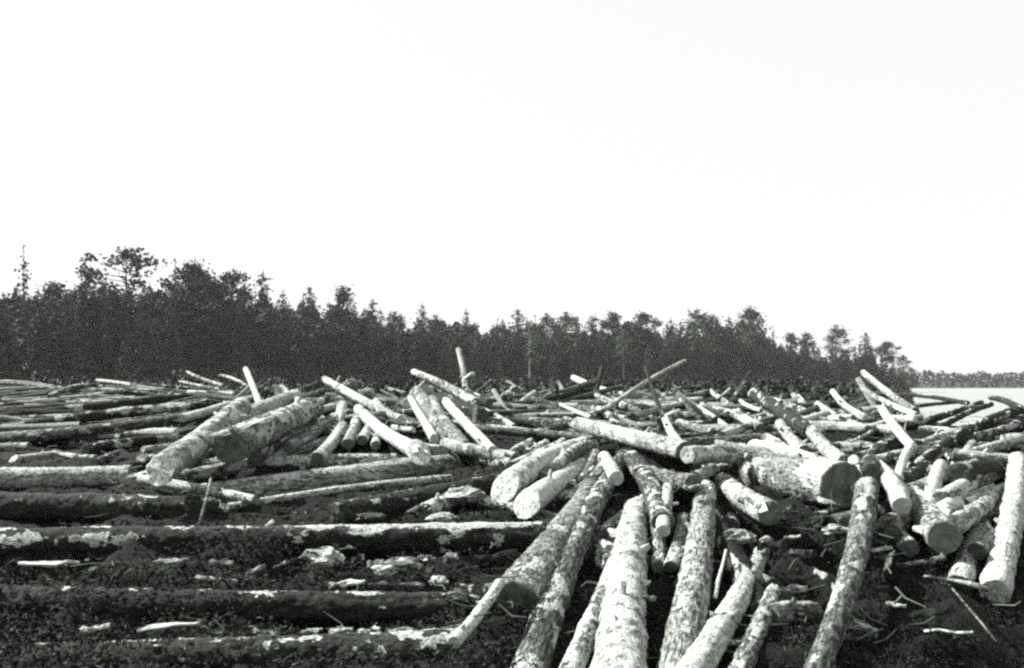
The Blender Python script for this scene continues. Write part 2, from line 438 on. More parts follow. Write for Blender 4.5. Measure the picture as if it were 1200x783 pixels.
 (1124,686,7.3, 1153,606,9.6, 16,16,'mottle',.5,'mottled log left of the tall ringed one'),
 (1062,562,9.7, 1082,548,11.4, 16,15,'dark',.1,'small dark round butt behind the hollow-ended log'),
 (1078,548,10.6, 1100,536,12.0, 14,13,'grey',.2,'grey butt left of the white upright log'),
 (1053,562,9.6, 1067,523,11.4, 10,10,'pale',.9,'white bent log end standing above the dark round butt'),
 (1034,480,13.4, 1069,524,11.4, 12,12,'pale',.9,'white log with a ragged knob top leaning left'),
 (1040,558,9.9, 1058,578,9.0, 13,13,'pale',.8,'short white log below the bent one'),
 (884,462,19.0, 948,506,14.4, 23,21,'dark',.08,'dark thick log sloping down right in the middle distance'),
 (914,496,14.0, 943,528,12.0, 14,15,'mottle',.45,'mottled log right below the dark thick one'),
 (952,506,12.6, 990,543,10.8, 16,17,'mottle',.4,'flaky log pointing down to the white round-topped stub'),
 (898,513,12.8, 926,531,11.6, 13,13,'mottle',.5,'short pale flaky log end above the white peeled log'),
 (945,499,15.4, 1056,505,13.8, 16,15,'mottle',.45,'level log with sunlit top, behind the flaky pointing log'),
 (933,496,16.0, 970,484,17.4, 12,11,'pale',.8,'broken white log on the ridge before the shore trees'),
 (974,493,16.5, 1000,491,16.2, 17,16,'mottle',.6,'blunt pale log end next to the broken white one'),
 (976,459,19.4, 1014,490,15.8, 12,13,'mottle',.65,'pale log leaning left before the shore trees'),
 (1012,437,22.0, 1073,482,17.0, 14,14,'mottle',.35,'upper of two long logs pointing up left by the lake'),
 (1010,455,20.0, 1074,487,16.4, 10,11,'mottle',.45,'lower of two long logs pointing up left by the lake'),
 (1042,490,15.0, 1072,492,14.6, 11,11,'pale',.9,'square white log end below the two long logs'),
 (1046,503,14.8, 1150,472,20.0, 13,11,'dark',.15,'dark log raised over the water, left one of two'),
 (1100,502,15.0, 1162,474,20.5, 11,10,'dark',.08,'dark log raised over the water, right one of two'),
 (1161,466,21.0, 1204,484,18.0, 11,13,'dark',.12,'dark pointed log against the lake at the edge'),
 (1070,548,10.6, 1196,480,15.0, 11,14,'dark',.15,'very long dark log crossing up to the right edge'),
 (1118,532,11.2, 1194,540,11.0, 13,13,'grey',.4,'crooked log with a pale top edge near the right edge'),
 (1062,522,12.4, 1122,523,12.6, 6,6,'dark',.05,'thin dark pole behind the white bent log'),
 (1150,522,13.6, 1212,527,13.0, 10,10,'grey',.4,'level grey log at the right edge under the long dark one'),
 (1165,515,15.0, 1215,516,15.0, 11,11,'mottle',.5,'upper pale-topped log at the right edge'),
 (1080,503,15.0, 1138,510,14.2, 11,12,'grey',.35,'grey log under the two raised over the water'),
 (1006,533,11.2, 1043,513,13.0, 7,7,'grey',.3,'thin pole rising right behind the dark knobby stub'),
 (980,522,12.4, 1022,506,14.0, 7,7,'grey',.3,'thin pole below the level sunlit log'),
 (1030,530,12.0, 1052,516,12.6, 20,20,'dark',.08,'shaded butt under the white ragged log'),
 (1100,552,10.4, 1068,546,11.0, 11,11,'grey',.3,'grey log behind the white upright one'),
 (895,478,19.5, 925,500,16.0, 16,16,'grey',.15,'grey log lying against the dark thick one'),
 (1130,507,16.0, 1195,500,17.0, 24,22,'dark',.05,'big dark log on the water side of the long dark one'),
 (1150,497,18.0, 1220,489,19.0, 18,18,'grey',.2,'grey log floating at the right edge'),
 (1060,478,24.0, 1132,471,27.0, 10,8,'dark',.05,'low dark log lying in the lake edge'),
 (1048,462,29.0, 1135,473,25.0, 10,12,'dark',.05,'curved dark log trailing along the waterline'),
 (903,468,21.0, 962,494,17.0, 13,13,'grey',.35,'grey log sloping down behind the broken white one'),
 (930,463,22.0, 978,503,16.0, 12,13,'mottle',.4,'mottled log sloping down to the blunt pale end'),
 (958,474,19.0, 1012,503,15.4, 13,14,'mottle',.5,'pale log crossing the level sunlit one'),
 (998,500,14.8, 1062,474,19.0, 12,11,'grey',.35,'grey log rising right under the two long logs'),
 (1018,503,14.0, 1078,490,16.0, 12,12,'mottle',.5,'pale log beneath the square white end'),
 (1078,522,12.6, 1142,502,15.0, 13,12,'mottle',.4,'mottled log rising under the two raised over the water'),
 (1098,517,13.2, 1188,499,16.0, 12,12,'grey',.4,'grey log rising just above the very long dark one'),
 (1138,532,11.8, 1204,512,14.0, 13,13,'mottle',.5,'pale log rising at the right edge'),
 (1072,574,9.4, 1122,558,10.8, 13,13,'grey',.3,'grey log between the white upright one and the hollow end'),
 (1128,592,8.9, 1196,566,10.6, 15,14,'mottle',.5,'pale log behind the tall ringed one'),
 (1146,646,7.9, 1198,602,9.4, 15,14,'mottle',.4,'mottled log crossing behind the tall ringed one low down'),
 (1098,562,9.8, 1152,541,11.4, 13,12,'grey',.35,'grey log above the mottled rising one'),
 (1046,624,8.3, 1094,598,9.4, 14,13,'grey',.3,'grey log under the hollow-ended one'),
 (1018,606,8.6, 1064,584,9.8, 13,13,'dark',.15,'dark log behind the short speckled one'),
 (958,608,8.6, 1002,596,9.4, 12,12,'dark',.15,'dark log end under the biggest butt'),
],
G_RAFT: [
 (-30,452,44.0, 78,458,38.0, 24,24,'grey',.2,'farthest long log of the flat raft'),
 (58,465,34.0, 117,453,40.0, 20,20,'grey',.25,'log slanting up right at the back of the raft'),
 (114,446,40.0, 154,451,38.0, 15,15,'pale',.7,'short white log at the back of the raft'),
 (72,472,32.0, 156,457,38.0, 22,20,'grey',.25,'long log slanting up under the short white one'),
 (-20,478,30.0, 96,467,33.0, 20,20,'grey',.25,'grey log reaching in from the left edge of the raft'),
 (-20,486,28.0, 104,474,31.0, 20,20,'dark',.1,'dark log under the grey one at the left edge'),
 (128,472,31.0, 206,470,31.0, 16,16,'mottle',.4,'level mottled log at the right end of the raft'),
 (96,496,25.0, 204,482,27.0, 17,16,'grey',.25,'long dim log slanting across the raft'),
 (150,499,23.5, 196,481,26.5, 12,11,'mottle',.4,'pale pole lying over the long dim log'),
 (92,506,22.5, 154,505,22.0, 20,20,'mottle',.35,'flaky log end to end with the white-patched raft log'),
 (150,509,21.0, 221,507,20.4, 24,22,'pale',.55,'white-patched thick log at the right end of the raft'),
 (-30,517,20.5, 42,515,20.0, 12,12,'pale',.8,'white-topped log at the left edge of the raft'),
 (-30,526,19.0, 34,523,18.6, 16,15,'grey',.2,'grey log just under the white-topped one'),
 (38,512,21.0, 82,504,22.0, 10,10,'grey',.3,'thin grey log in the middle of the raft'),
 (16,538,16.6, 60,532,17.6, 13,11,'pale',.85,'white pointed log above the pale-topped log'),
 (64,530,17.6, 112,537,16.4, 10,11,'grey',.25,'thin dark log behind the pale-topped log'),
 (168,527,17.6, 216,522,18.4, 12,12,'pale',.6,'pale log behind the foot of the thick leaning log'),
 (-20,500,24.0, 60,497,24.5, 20,20,'dark',.08,'dark log lying level in the left of the raft'),
 (40,490,26.0, 130,487,27.0, 19,19,'dark',.12,'dark level log in the middle of the raft'),
 (100,527,17.4, 180,516,19.0, 20,20,'dark',.06,'black log in the hollow before the raft'),
 (115,540,15.4, 140,530,16.4, 10,10,'grey',.4,'short tilted grey log in the hollow'),
],
}

# ------------------------------------------------------------------ ground, lake, far shore
def smooth(t):
    t = np.clip(t, 0, 1)
    return t * t * (3 - 2 * t)

def base_z(x, y):
    z = np.interp(y, [0, 3, 6, 8, 12, 20, 24, 40, 60, 120, 250, 420], [.55, .6, .72, .85, 1.0, 1.3, 1.45, 1.95, 2.2, 2.25, 1.7, 1.2])
    dip = smooth((x / np.maximum(y, 1) - 0.365) / 0.05) * smooth((y - 16) / 6)
    z = z * (1 - dip) - 1.6 * dip
    return z, dip

SAMPLES = []
for g, rows in LOGS.items():
    for (x1, y1, d1, x2, y2, d2, c1, c2, kind, peel, label) in rows:
        a, b = P(x1, y1, d1), P(x2, y2, d2)
        steep = abs(a.z - b.z) / max(0.05, math.hypot(a.x - b.x, a.y - b.y))
        ts = np.linspace(0.05, 0.95, 9)
        if steep > 0.33:
            ts = np.array([0.05, 0.12]) if a.z < b.z else np.array([0.88, 0.95])
        for t in ts:
            p = a.lerp(b, t)
            r = (c1 + (c2 - c1) * t) / 200.0
            SAMPLES.append((p.x, p.y, p.z - r - 0.02, r))
SAMPLES = np.array(SAMPLES)

def ground_z(x, y):
    x, y = np.atleast_1d(np.asarray(x, float)), np.atleast_1d(np.asarray(y, float))
    bz, dip = base_z(x, y)
    out = bz.copy()
    near = np.where((y > 3.5) & (y < 55))[0]
    for i0 in range(0, len(near), 4000):
        ii = near[i0:i0 + 4000]
        dx = x[ii, None] - SAMPLES[None, :, 0]
        dy = y[ii, None] - SAMPLES[None, :, 1]
        s = 0.30 + 0.028 * y[ii, None]
        w = np.exp(-(dx * dx + dy * dy) / (s * s)) * np.exp(-2.5 * (SAMPLES[None, :, 2] - bz[ii, None]))
        wb = 0.12
        z = (np.sum(w * SAMPLES[None, :, 2], 1) + wb * bz[ii]) / (np.sum(w, 1) + wb)
        dist = np.sqrt(dx * dx + dy * dy)
        cap = np.where(dist < SAMPLES[None, :, 3] + 0.12, SAMPLES[None, :, 2] + 0.5 * SAMPLES[None, :, 3], 99.0).min(1)
        mud = smooth((9.8 - y[ii]) / 1.2) * smooth((-0.4 - x[ii]) / 0.5)          # the front is half sunk in mud and litter
        z = z + mud * (0.10 + 0.16 * vnoise(x[ii] * 0.9, y[ii] * 2.2, 0 * x[ii], 71) + 0.06 * vnoise(x[ii] * 3.5, y[ii] * 4, 0 * x[ii], 72))
        z = np.minimum(z, cap + mud * 0.09)
        k = smooth((dip[ii] - 0.3) / 0.5)
        out[ii] = z * (1 - k) + bz[ii] * k
    return out + 0.05 * vnoise(x * 2.3, y * 2.3, 0 * x, 5) * (dip < 0.5)

def fast_mesh(name, co, faces4, mat, smooth_shade=True, attr=None):
    me = bpy.data.meshes.new(name)
    co = np.ascontiguousarray(co, dtype=np.float32)
    faces4 = np.ascontiguousarray(faces4, dtype=np.int32)
    n, k = faces4.shape
    me.vertices.add(len(co)); me.vertices.foreach_set('co', co.ravel())
    me.loops.add(n * k); me.loops.foreach_set('vertex_index', faces4.ravel())
    me.polygons.add(n)
    me.polygons.foreach_set('loop_start', np.arange(0, n * k, k, dtype=np.int32))
    me.polygons.foreach_set('loop_total', np.full(n, k, dtype=np.int32))
    if attr is not None:
        at = me.attributes.new('peel', 'FLOAT', 'POINT')
        at.data.foreach_set('value', np.ascontiguousarray(attr, dtype=np.float32))
    me.update(calc_edges=True)
    me.polygons.foreach_set('use_smooth', np.full(n, smooth_shade, dtype=bool))
    me.materials.append(mat)
    return me

def link(name, me, parent=None, matrix=None):
    o = bpy.data.objects.new(name, me)
    COL.objects.link(o)
    if parent is not None: o.parent = parent
    if matrix is not None: o.matrix_world = matrix
    return o

def grid_faces(nr, nc, wrap=False):
    r = np.arange(nr - 1)[:, None]
    c = np.arange(nc if wrap else nc - 1)[None, :]
    c2 = (c + 1) % nc if wrap else c + 1
    return np.stack([(r * nc + c), (r * nc + c2), ((r + 1) * nc + c2), ((r + 1) * nc + c)], -1).reshape(-1, 4)

ys = np.concatenate([np.linspace(1.5, 17, 260), np.geomspace(17.3, 620, 120)])
us = np.linspace(-1.05, 1.05, 340)
gy, gu = np.meshgrid(ys, us, indexing='ij')
gx = gu * (gy + 3.0)
gz = ground_z(gx.ravel(), gy.ravel())
gz = gz + (0.05 * vnoise(gx.ravel() * 5, gy.ravel() * 5, 0 * gz, 9) + 0.045 * vnoise(gx.ravel() * 12, gy.ravel() * 12, 0 * gz, 10)) * (gy.ravel() < 22)
g_me = fast_mesh('ground', np.stack([gx.ravel(), gy.ravel(), gz], 1), grid_faces(len(ys), len(us))[:, ::-1], M['ground'])
tag(link('ground', g_me), kind='structure')

def big_sheet(name, x0, x1, y0, y1, z, mat, n=2, zf=None):
    xs, yy = np.linspace(x0, x1, n), np.linspace(y0, y1, n)
    a, b_ = np.meshgrid(yy, xs, indexing='ij')
    zz = np.full(a.size, z) if zf is None else zf(b_.ravel(), a.ravel())
    return tag(link(name, fast_mesh(name, np.stack([b_.ravel(), a.ravel(), zz], 1), grid_faces(n, n)[:, ::-1], mat, False)), kind='structure')
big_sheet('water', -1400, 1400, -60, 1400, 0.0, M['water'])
big_sheet('far_shore', -1395, 1395, 626, 1395, 0.0, M['land'], 40, lambda x, y: -0.4 + smooth((y - 626) / 40) * 1.5 + smooth((y - 700) / 500) * 5)

# ------------------------------------------------------------------ logs
def frame_from(a, b):
    d = (b - a).normalized()
    up = Vector((0, 0, 1)) if abs(d.z) < 0.95 else Vector((0, 1, 0))
    y = up.cross(d).normalized()
    z = d.cross(y).normalized()
    m = Matrix((d, y, z)).transposed().to_4x4()
    m.translation = a
    return m

def build_log(a, b, D1, D2, kind, peel, seed, label, group, detail=1.0, parts=True, special=''):
    L = (b - a).length
    dist = max(4.0, (a.y + b.y) / 2)
    pxd = 1200.0 / dist
    segs = int(np.clip(max(D1, D2) * pxd * 1.0 * detail, 10, 56))
    rings = int(np.clip(L / (2.2 / pxd) * detail, 8, 190))
    rs = np.random.default_rng(seed)
    t = np.linspace(0, 1, rings)[:, None]
    th = np.linspace(0, 2 * np.pi, segs, endpoint=False)[None, :]
    cx, sx = np.cos(th), np.sin(th)
    r = (D1 + (D2 - D1) * t) / 2.0
    if 'flare' in special:
        r = r * (1 + 0.55 * np.exp(-t * L / 0.35))
    X = t * L + 0 * th
    off = rs.uniform(0, 90, 3)
    big = vnoise(X * 1.6 + off[0], cx * 0.9 + off[1] + 0 * X, sx * 0.9 + off[2] + 0 * X, seed)
    mid = vnoise(X * 6 + off[0], cx * 2.2 + off[1] + 0 * X, sx * 2.2 + off[2] + 0 * X, seed + 1)
    ringy = vnoise(X * 9 + off[1], cx * 1.1 + off[0] + 0 * X, sx * 1.1 + 0 * X, seed + 2)
    fine = vnoise(X * 26 + off[0], cx * r * 55 + off[1], sx * r * 55 + off[2], seed + 3)
    if kind == 'dark': big, mid = big * 1.5, mid * 1.5
    field = (0.6 * sx + 0.3 * t + 0.7 * mid + 0.8 * fine if 'top' in special else 0) + 0.5 * big + 0.32 * mid + 0.38 * ringy + 0.15 * sx  # front logs: sunlit tops put into the colour as extra bare wood
    q = np.quantile(field, 1 - peel) if peel < 0.999 else field.min() - 1
    pv = np.clip(0.5 + (field - q) * 2.2, 0, 1)
    if 'white' in special:                               # sunlit top edge toward the far end, painted in as bare wood
        pv = np.maximum(pv, np.clip(0.5 + 3 * (sx + 0 * X + 0.25 * mid - 0.74 - 1.6 * np.clip(0.66 - t, 0, 1)), 0, 1))
    gone = np.clip((pv - 0.45) / 0.15, 0, 1)
    R = r * (1 + 0.045 * big) + (0.08 * mid * r + (0.11 if kind == 'dark' else 0.07) * fine * r) * (1 - 0.3 * gone) + 0.07 * r * (1 - gone)
    for _ in range(rs.integers(2, 6)):                   # swellings round the knots
        t0, a0 = rs.uniform(0.05, 0.95) * L, rs.uniform(0, 2 * np.pi)
        da = np.angle(np.exp(1j * (th - a0)))
        R = R + 0.14 * r * np.exp(-((X - t0) / (0.5 * D1 + 0.02)) ** 2 - (da / 0.5) ** 2)
    if 'rings' in special:                                # torn bark overlapping like shingles, lips toward the butt
        edges = np.cumsum(rs.uniform(0.14, 0.42, 60))
        Xs = X + 0.035 * vnoise(3 * cx + off[0] + 0 * X, 3 * sx + 0 * X, X * 1.5, seed + 5) + 0.015 * vnoise(9 * cx + 0 * X, 9 * sx + 0 * X, X * 3, seed + 6)
        k = np.clip(np.searchsorted(edges, Xs), 1, 59)
        saw = (Xs - edges[k - 1]) / (edges[k] - edges[k - 1])
        R = R + 0.16 * r * np.clip(1 - saw, 0, 1) ** 1.6
        pv = np.clip(pv - 0.5 * (saw > 0.86) + 0.1 * (saw < 0.5), 0, 1)
    bend1, bend2 = rs.normal(0, 0.009, 2) * L
    wob = np.sin(np.pi * t)
    tilt1, tilt2 = rs.uniform(-0.5, 0.2, 2)
    if 'wedge' in special: tilt1 = 0.8 if 'soft' in special else 1.3
    e1, e2 = np.clip(1 - X / (1.2 * D1), 0, 1), np.clip(1 - (L - X) / (1.2 * D2), 0, 1)
    Y, Z = R * cx, R * sx
    jag = 0.12 if special and 'top' not in special else 0.05
    Xd = X + e1 * (tilt1 * Z + jag * D1 * mid) + e2 * (tilt2 * Z + jag * D2 * mid)
    co = np.stack([Xd, Y + bend1 * wob, Z + bend2 * wob], -1).reshape(-1, 3)
    me = fast_mesh('log', co, grid_faces(rings, segs, True), M[kind + ('_b' if seed % 2 else '')], True, pv.ravel())
    o = link('log', me, None, frame_from(a, b))
    tag(o, label, 'log', group)
    # sawn ends
    for e in (0, 1):
        ring = co.reshape(rings, segs, 3)[0 if e == 0 else -1]
        c = ring.mean(0)
        sg = -1 if e == 0 else 1
        loops = [ring]
        for k in (0.94, 0.6, 0.3):
            p = c + (ring - c) * k
            p[:, 0] += sg * (0.012 if k > 0.9 else 0.014 + 0.02 * D1 * rs.normal(0, 1))
            loops.append(p)
        v = np.concatenate(loops + [c[None, :] + np.array([[sg * 0.016, 0, 0]])])
        f = grid_faces(4, segs, True)
        tri = [[3 * segs + i, 3 * segs + (i + 1) % segs, 4 * segs, 4 * segs] for i in range(segs)]
        fl = [tuple(q_) for q_ in f] + [(q_[0], q_[1], q_[2]) for q_ in tri]
        if e == 1: fl = [tuple(reversed(q_)) for q_ in fl]
        cm = 'cut' if 'torn rim' in label else 'wedge' if ('wedge' in special and e == 0) else 'cut_pale' if kind == 'pale' or peel > 0.6 else 'cut_dark' if kind == 'dark' else 'cut'
        em = bpy.data.meshes.new('cut_end'); em.from_pydata([tuple(q_) for q_ in v], [], fl); em.materials.append(M['wood' if cm == 'wedge' else cm]); em.update()
        ce = link('cut_end', em); ce.parent = o
    if parts:
        wpx = max(D1, D2) * pxd
        ns = rs.integers(0, 4) if wpx > 6 else 0
        if 'stubs' in special: ns = 4
        for _ in range(ns):
            t0, a0 = rs.uniform(0.08, 0.92), rs.uniform(-0.2, math.pi + 0.2)
            rr = (D1 + (D2 - D1) * t0) / 2
            ln = rr * rs.uniform(0.35, 1.0) + (0.12 if 'stubs' in special else 0.01)
            br = rr * rs.uniform(0.14, 0.26) + 0.006
            dirv = np.array([rs.uniform(0.2, 0.9), math.cos(a0), math.sin(a0)]); dirv /= np.linalg.norm(dirv)
            i0 = int(t0 * (rings - 1))
            base = co.reshape(rings, segs, 3)[i0].mean(0) + np.array([0, math.cos(a0), math.sin(a0)]) * rr * 0.8
            u = np.cross(dirv, [1, 0, 0]); u /= np.linalg.norm(u); w_ = np.cross(dirv, u)
            vv, ff = [], []
            for j, (s_, k_) in enumerate(((0, 1.3), (0.4, 0.95), (1.0, 0.75))):
                for i in range(7):
                    an = 2 * math.pi * i / 7
                    vv.append(base + dirv * (rr * 0.2 + ln) * s_ + (u * math.cos(an) + w_ * math.sin(an)) * br * k_ * rs.uniform(0.85, 1.15))
            for j in range(2):
                for i in range(7):
                    ff.append((j * 7 + i, j * 7 + (i + 1) % 7, (j + 1) * 7 + (i + 1) % 7, (j + 1) * 7 + i))
            ff.append(tuple(14 + i for i in range(7)))
            st = mesh_obj('branch_stub', vv, ff, M['wood'] if rs.random() < 0.5 else M[kind], smooth=False); st.parent = o
        nf = 0
        if 'flaps' in special: nf = 7
        for _ in range(nf):                               # strips of bark curling off
            t0, a0 = rs.uniform(0.05, 0.9), rs.uniform(-0.3, math.pi + 0.3)
            rr = (D1 + (D2 - D1) * t0) / 2 * 1.06
            fw, fl_ = rs.uniform(0.35, 0.9), rs.uniform(0.05, 0.13)
            vv, ff = [], []
            nu, nv = 6, 7
            fj = rs.uniform(0.25, 1.2, nv)
            for lay in (0, 1):
                for i in range(nv):
                    for j in range(nu):
                        s_, k_ = j / (nu - 1) * fj[i], i / (nv - 1)
                        lift = (s_ ** 2) * rs.uniform(0.02, 0.05) + (k_ - 0.5) ** 2 * 0.02
                        an = a0 + (k_ - 0.5) * fw * (1 - 0.35 * s_) 
                        R_ = rr + lift - lay * 0.006
                        x_ = t0 * L + s_ * fl_ * (1 + 0.25 * rs.uniform(-1, 1))
                        vv.append((x_, R_ * math.cos(an) + bend1 * math.sin(math.pi * t0), R_ * math.sin(an) + bend2 * math.sin(math.pi * t0)))
            for i in range(nv - 1):
                for j in range(nu - 1):
                    q_ = (i * nu + j, i * nu + j + 1, (i + 1) * nu + j + 1, (i + 1) * nu + j)
                    ff.append(q_); ff.append(tuple(reversed([n_ + nu * nv for n_ in q_])))
            edge = [j for j in range(nu)] + [i * nu + nu - 1 for i in range(1, nv)] + [(nv - 1) * nu + j for j in range(nu - 2, -1, -1)] + [i * nu for i in range(nv - 2, 0, -1)]
            for i in range(len(edge)):
                p_, n_ = edge[i], edge[(i + 1) % len(edge)]
                ff.append((n_, p_, p_ + nu * nv, n_ + nu * nv))
            fo = mesh_obj('bark_flap', vv, ff, M['wood'] if rs.random() < 0.35 else M[kind], smooth=True); fo.parent = o
    if 'splinter' in special:
        for k in range(1 if 'lip' in special else 5):
            an = rs.uniform(-0.2, math.pi + 0.2) if k else 0.55
            rr = D1 / 2 * (1.0 if k == 0 else rs.uniform(0.85, 1.0))
            ln = rs.uniform(0.08, 0.16) * (2.0 if k == 0 else 0.8)
            if 'rim' in special: an, ln = 1.2, 0.16
            hw = 1.1 if 'rim' in special else 0.55 if k == 0 else rs.uniform(0.06, 0.16)
            vv = []
            for (s_, k_) in ((0.10, 1.0), (-0.3 * ln, 0.8), (-ln, 0.06)):
                for q_ in (-1, 1):
                    for dr in (0, -0.012):
                        aa = an + q_ * hw * k_ + (1 - k_) * 0.1
                        vv.append((s_, (rr + dr) * math.cos(aa), (rr + dr) * math.sin(aa)))
            ff = [(0, 2, 6, 4), (4, 6, 10, 8), (1, 5, 7, 3), (5, 9, 11, 7), (0, 4, 5, 1), (4, 8, 9, 5), (2, 3, 7, 6), (6, 7, 11, 10), (8, 10, 11, 9), (0, 1, 3, 2)]
            sp = mesh_obj('splinter', vv, ff, M['wood']); sp.parent = o
    return o

SPECIAL = {'thick pale log with torn rings': 'flaps rings', 'tall pale log with dark rings': 'rings', 'ringed log': 'rings', 'mottled log left of the tall ringed': 'rings', 'small ragged log': 'rings', 'massive log with': '', 'branch stubs': 'stubs', 'flared splintered foot': 'flare wedge splinter',
           'splintered lip': 'lip splinter', 'splintered wedge': 'splinter', 'ragged knob': 'splinter',
           'broad white peeled': 'wedge', 'thick pale log leaning': 'wedge soft', 'bright round face': 'wedge', 'just below the broad peeled': 'wedge', 'white split log': 'wedge', 'white pointed': 'wedge', 'behind the huge dark butt': 'wedge', 'broken white log': 'splinter', 'broken log with torn': 'splinter'}
seed = 100
for g, rows in LOGS.items():
    for (x1, y1, d1, x2, y2, d2, c1, c2, kind, peel, label) in rows:
        seed += 11
        sp = ('top white' if 'white right end' in label else 'top') if g == G_FRONT else ''
        for k_, v_ in SPECIAL.items():
            if k_ in label: sp = v_
        # diameters are read in the photograph over the bark, the body adds a little of its own
        build_log(P(x1, y1, d1), P(x2, y2, d2), c1 / 106.0, c2 / 106.0, kind, peel, seed, label, g, 1.0, True, sp)

# logs lower in the heap that only show in the gaps
USED = set()
def near_label(px, d, lead):
    best = sorted(((abs(px - (r[0] + r[3]) / 2) * d / 1200 + 0.6 * abs(d - (r[2] + r[5]) / 2)), r[10]) for rows in LOGS.values() for r in rows
                  if len((lead + ' ' + r[10]).replace('-', ' ').split()) <= 16)
    for _, lab in best:
        if lab not in USED:
            USED.add(lab)
            return lead + ' ' + lab
def filler(n, pxr, dr, lenr, ang, dia, kinds, lead, group, lift=0.25):
    global seed
    for _ in range(n):
        seed += 7
        d = rng.uniform(*dr); px = rng.uniform(*pxr)
        x, y = (px - 600) / 1200 * d, d
        an = rng.normal(ang[0], ang[1]); L = rng.uniform(*lenr)
        D = rng.uniform(*dia)
        ax, ay = x - math.cos(an) * L / 2, y - math.sin(an) * L / 2
        bx_, by_ = x + math.cos(an) * L / 2, y + math.sin(an) * L / 2
        if min(ay, by_) < 4: continue
        z1, z2 = ground_z([ax, bx_], [ay, by_])
        k = kinds[rng.integers(len(kinds))]
        a, b = Vector((ax, ay, max(z1, 0.02) + D * lift)), Vector((bx_, by_, max(z2, 0.02) + D * lift))
        build_log(a, b, D, D * rng.uniform(0.8, 1.0), k, rng.uniform(0.05, 0.35), seed, near_label(px, d, lead), group, 0.8, False)

R_ = math.radians
filler(34, (-20, 235), (19, 58), (4, 6), (R_(4), R_(11)), (.16, .25), ['grey', 'dark', 'dark', 'dark'], 'dim low log beside the', 'dim logs packed in the raft', 0.6)
filler(22, (220, 560), (13, 26), (2.5, 4.5), (R_(110), R_(40)), (.15, .24), ['grey', 'dark', 'mottle'], 'dim log low beside the', 'dim logs low in the left heap', 0.2)
filler(22, (540, 900), (15, 34), (2.5, 4.5), (R_(150), R_(45)), (.14, .22), ['grey', 'dark', 'mottle'], 'dim log low beside the', 'dim logs low in the middle heap', 0.3)
filler(18, (860, 1190), (11, 22), (2.2, 4.0), (R_(20), R_(50)), (.12, .20), ['grey', 'dark', 'mottle'], 'dim log low beside the', 'dim logs low in the lakeside heap', 0.2)
filler(9, (640, 880), (8.5, 12), (2.2, 3.5), (R_(80), R_(25)), (.15, .22), ['grey', 'dark'], 'dark sunken log beside the', 'dark logs sunk in the fan', 0.1)
filler(9, (1050, 1190), (8.5, 11.5), (2.0, 3.0), (R_(60), R_(30)), (.13, .2), ['grey', 'dark', 'mottle'], 'dark sunken log beside the', 'dark logs sunk by the edge', 0.1)

# ------------------------------------------------------------------ bark sheets, wood chunks, sticks
def slab(name, a, b, w, thick, mat, label, cat, group, seed, curl=0.18, jag=0.45):
    rs = np.random.default_rng(seed)
    L = (b - a).length
    nu, nv = 12, 5
    vv, ff = [], []
    uu = np.linspace(0, 1, nu)
    prof = np.sqrt(np.clip(1 - (2 * uu - 1) ** 2, 0.02, 1)) * (1 - jag * (0.5 + 0.5 * vnoise(uu * 4.2 + seed, 0 * uu, 0 * uu, seed)))
    sh = 0.35 * w * vnoise(uu * 3 + 7, 0 * uu, 0 * uu, seed + 1)
    for lay in (0, 1):
        for j in range(nu):
            for i in range(nv):
                k = i / (nv - 1) - 0.5
                vv.append((j / (nu - 1) * L, k * w * prof[j] + sh[j], w * curl * (0.25 - k * k) * 2 - lay * thick + w * 0.16 * vnoise(j * 0.45, i * 0.7, lay * 0.0, seed)))
    for j in range(nu - 1):
        for i in range(nv - 1):
            q = (j * nv + i, (j + 1) * nv + i, (j + 1) * nv + i + 1, j * nv + i + 1)
            ff.append(q); ff.append(tuple(reversed([n_ + nu * nv for n_ in q])))
    edge = [i for i in range(nv)] + [j * nv + nv - 1 for j in range(1, nu)] + [(nu - 1) * nv + i for i in range(nv - 2, -1, -1)] + [j * nv for j in range(nu - 2, 0, -1)]
    for i in range(len(edge)):
        p_, n_ = edge[i], edge[(i + 1) % len(edge)]
        ff.append((p_, n_, n_ + nu * nv, p_ + nu * nv))
    o = mesh_obj(name, vv, ff, mat, smooth=False, matrix=frame_from(a, b))
    return tag(o, label, cat, group)

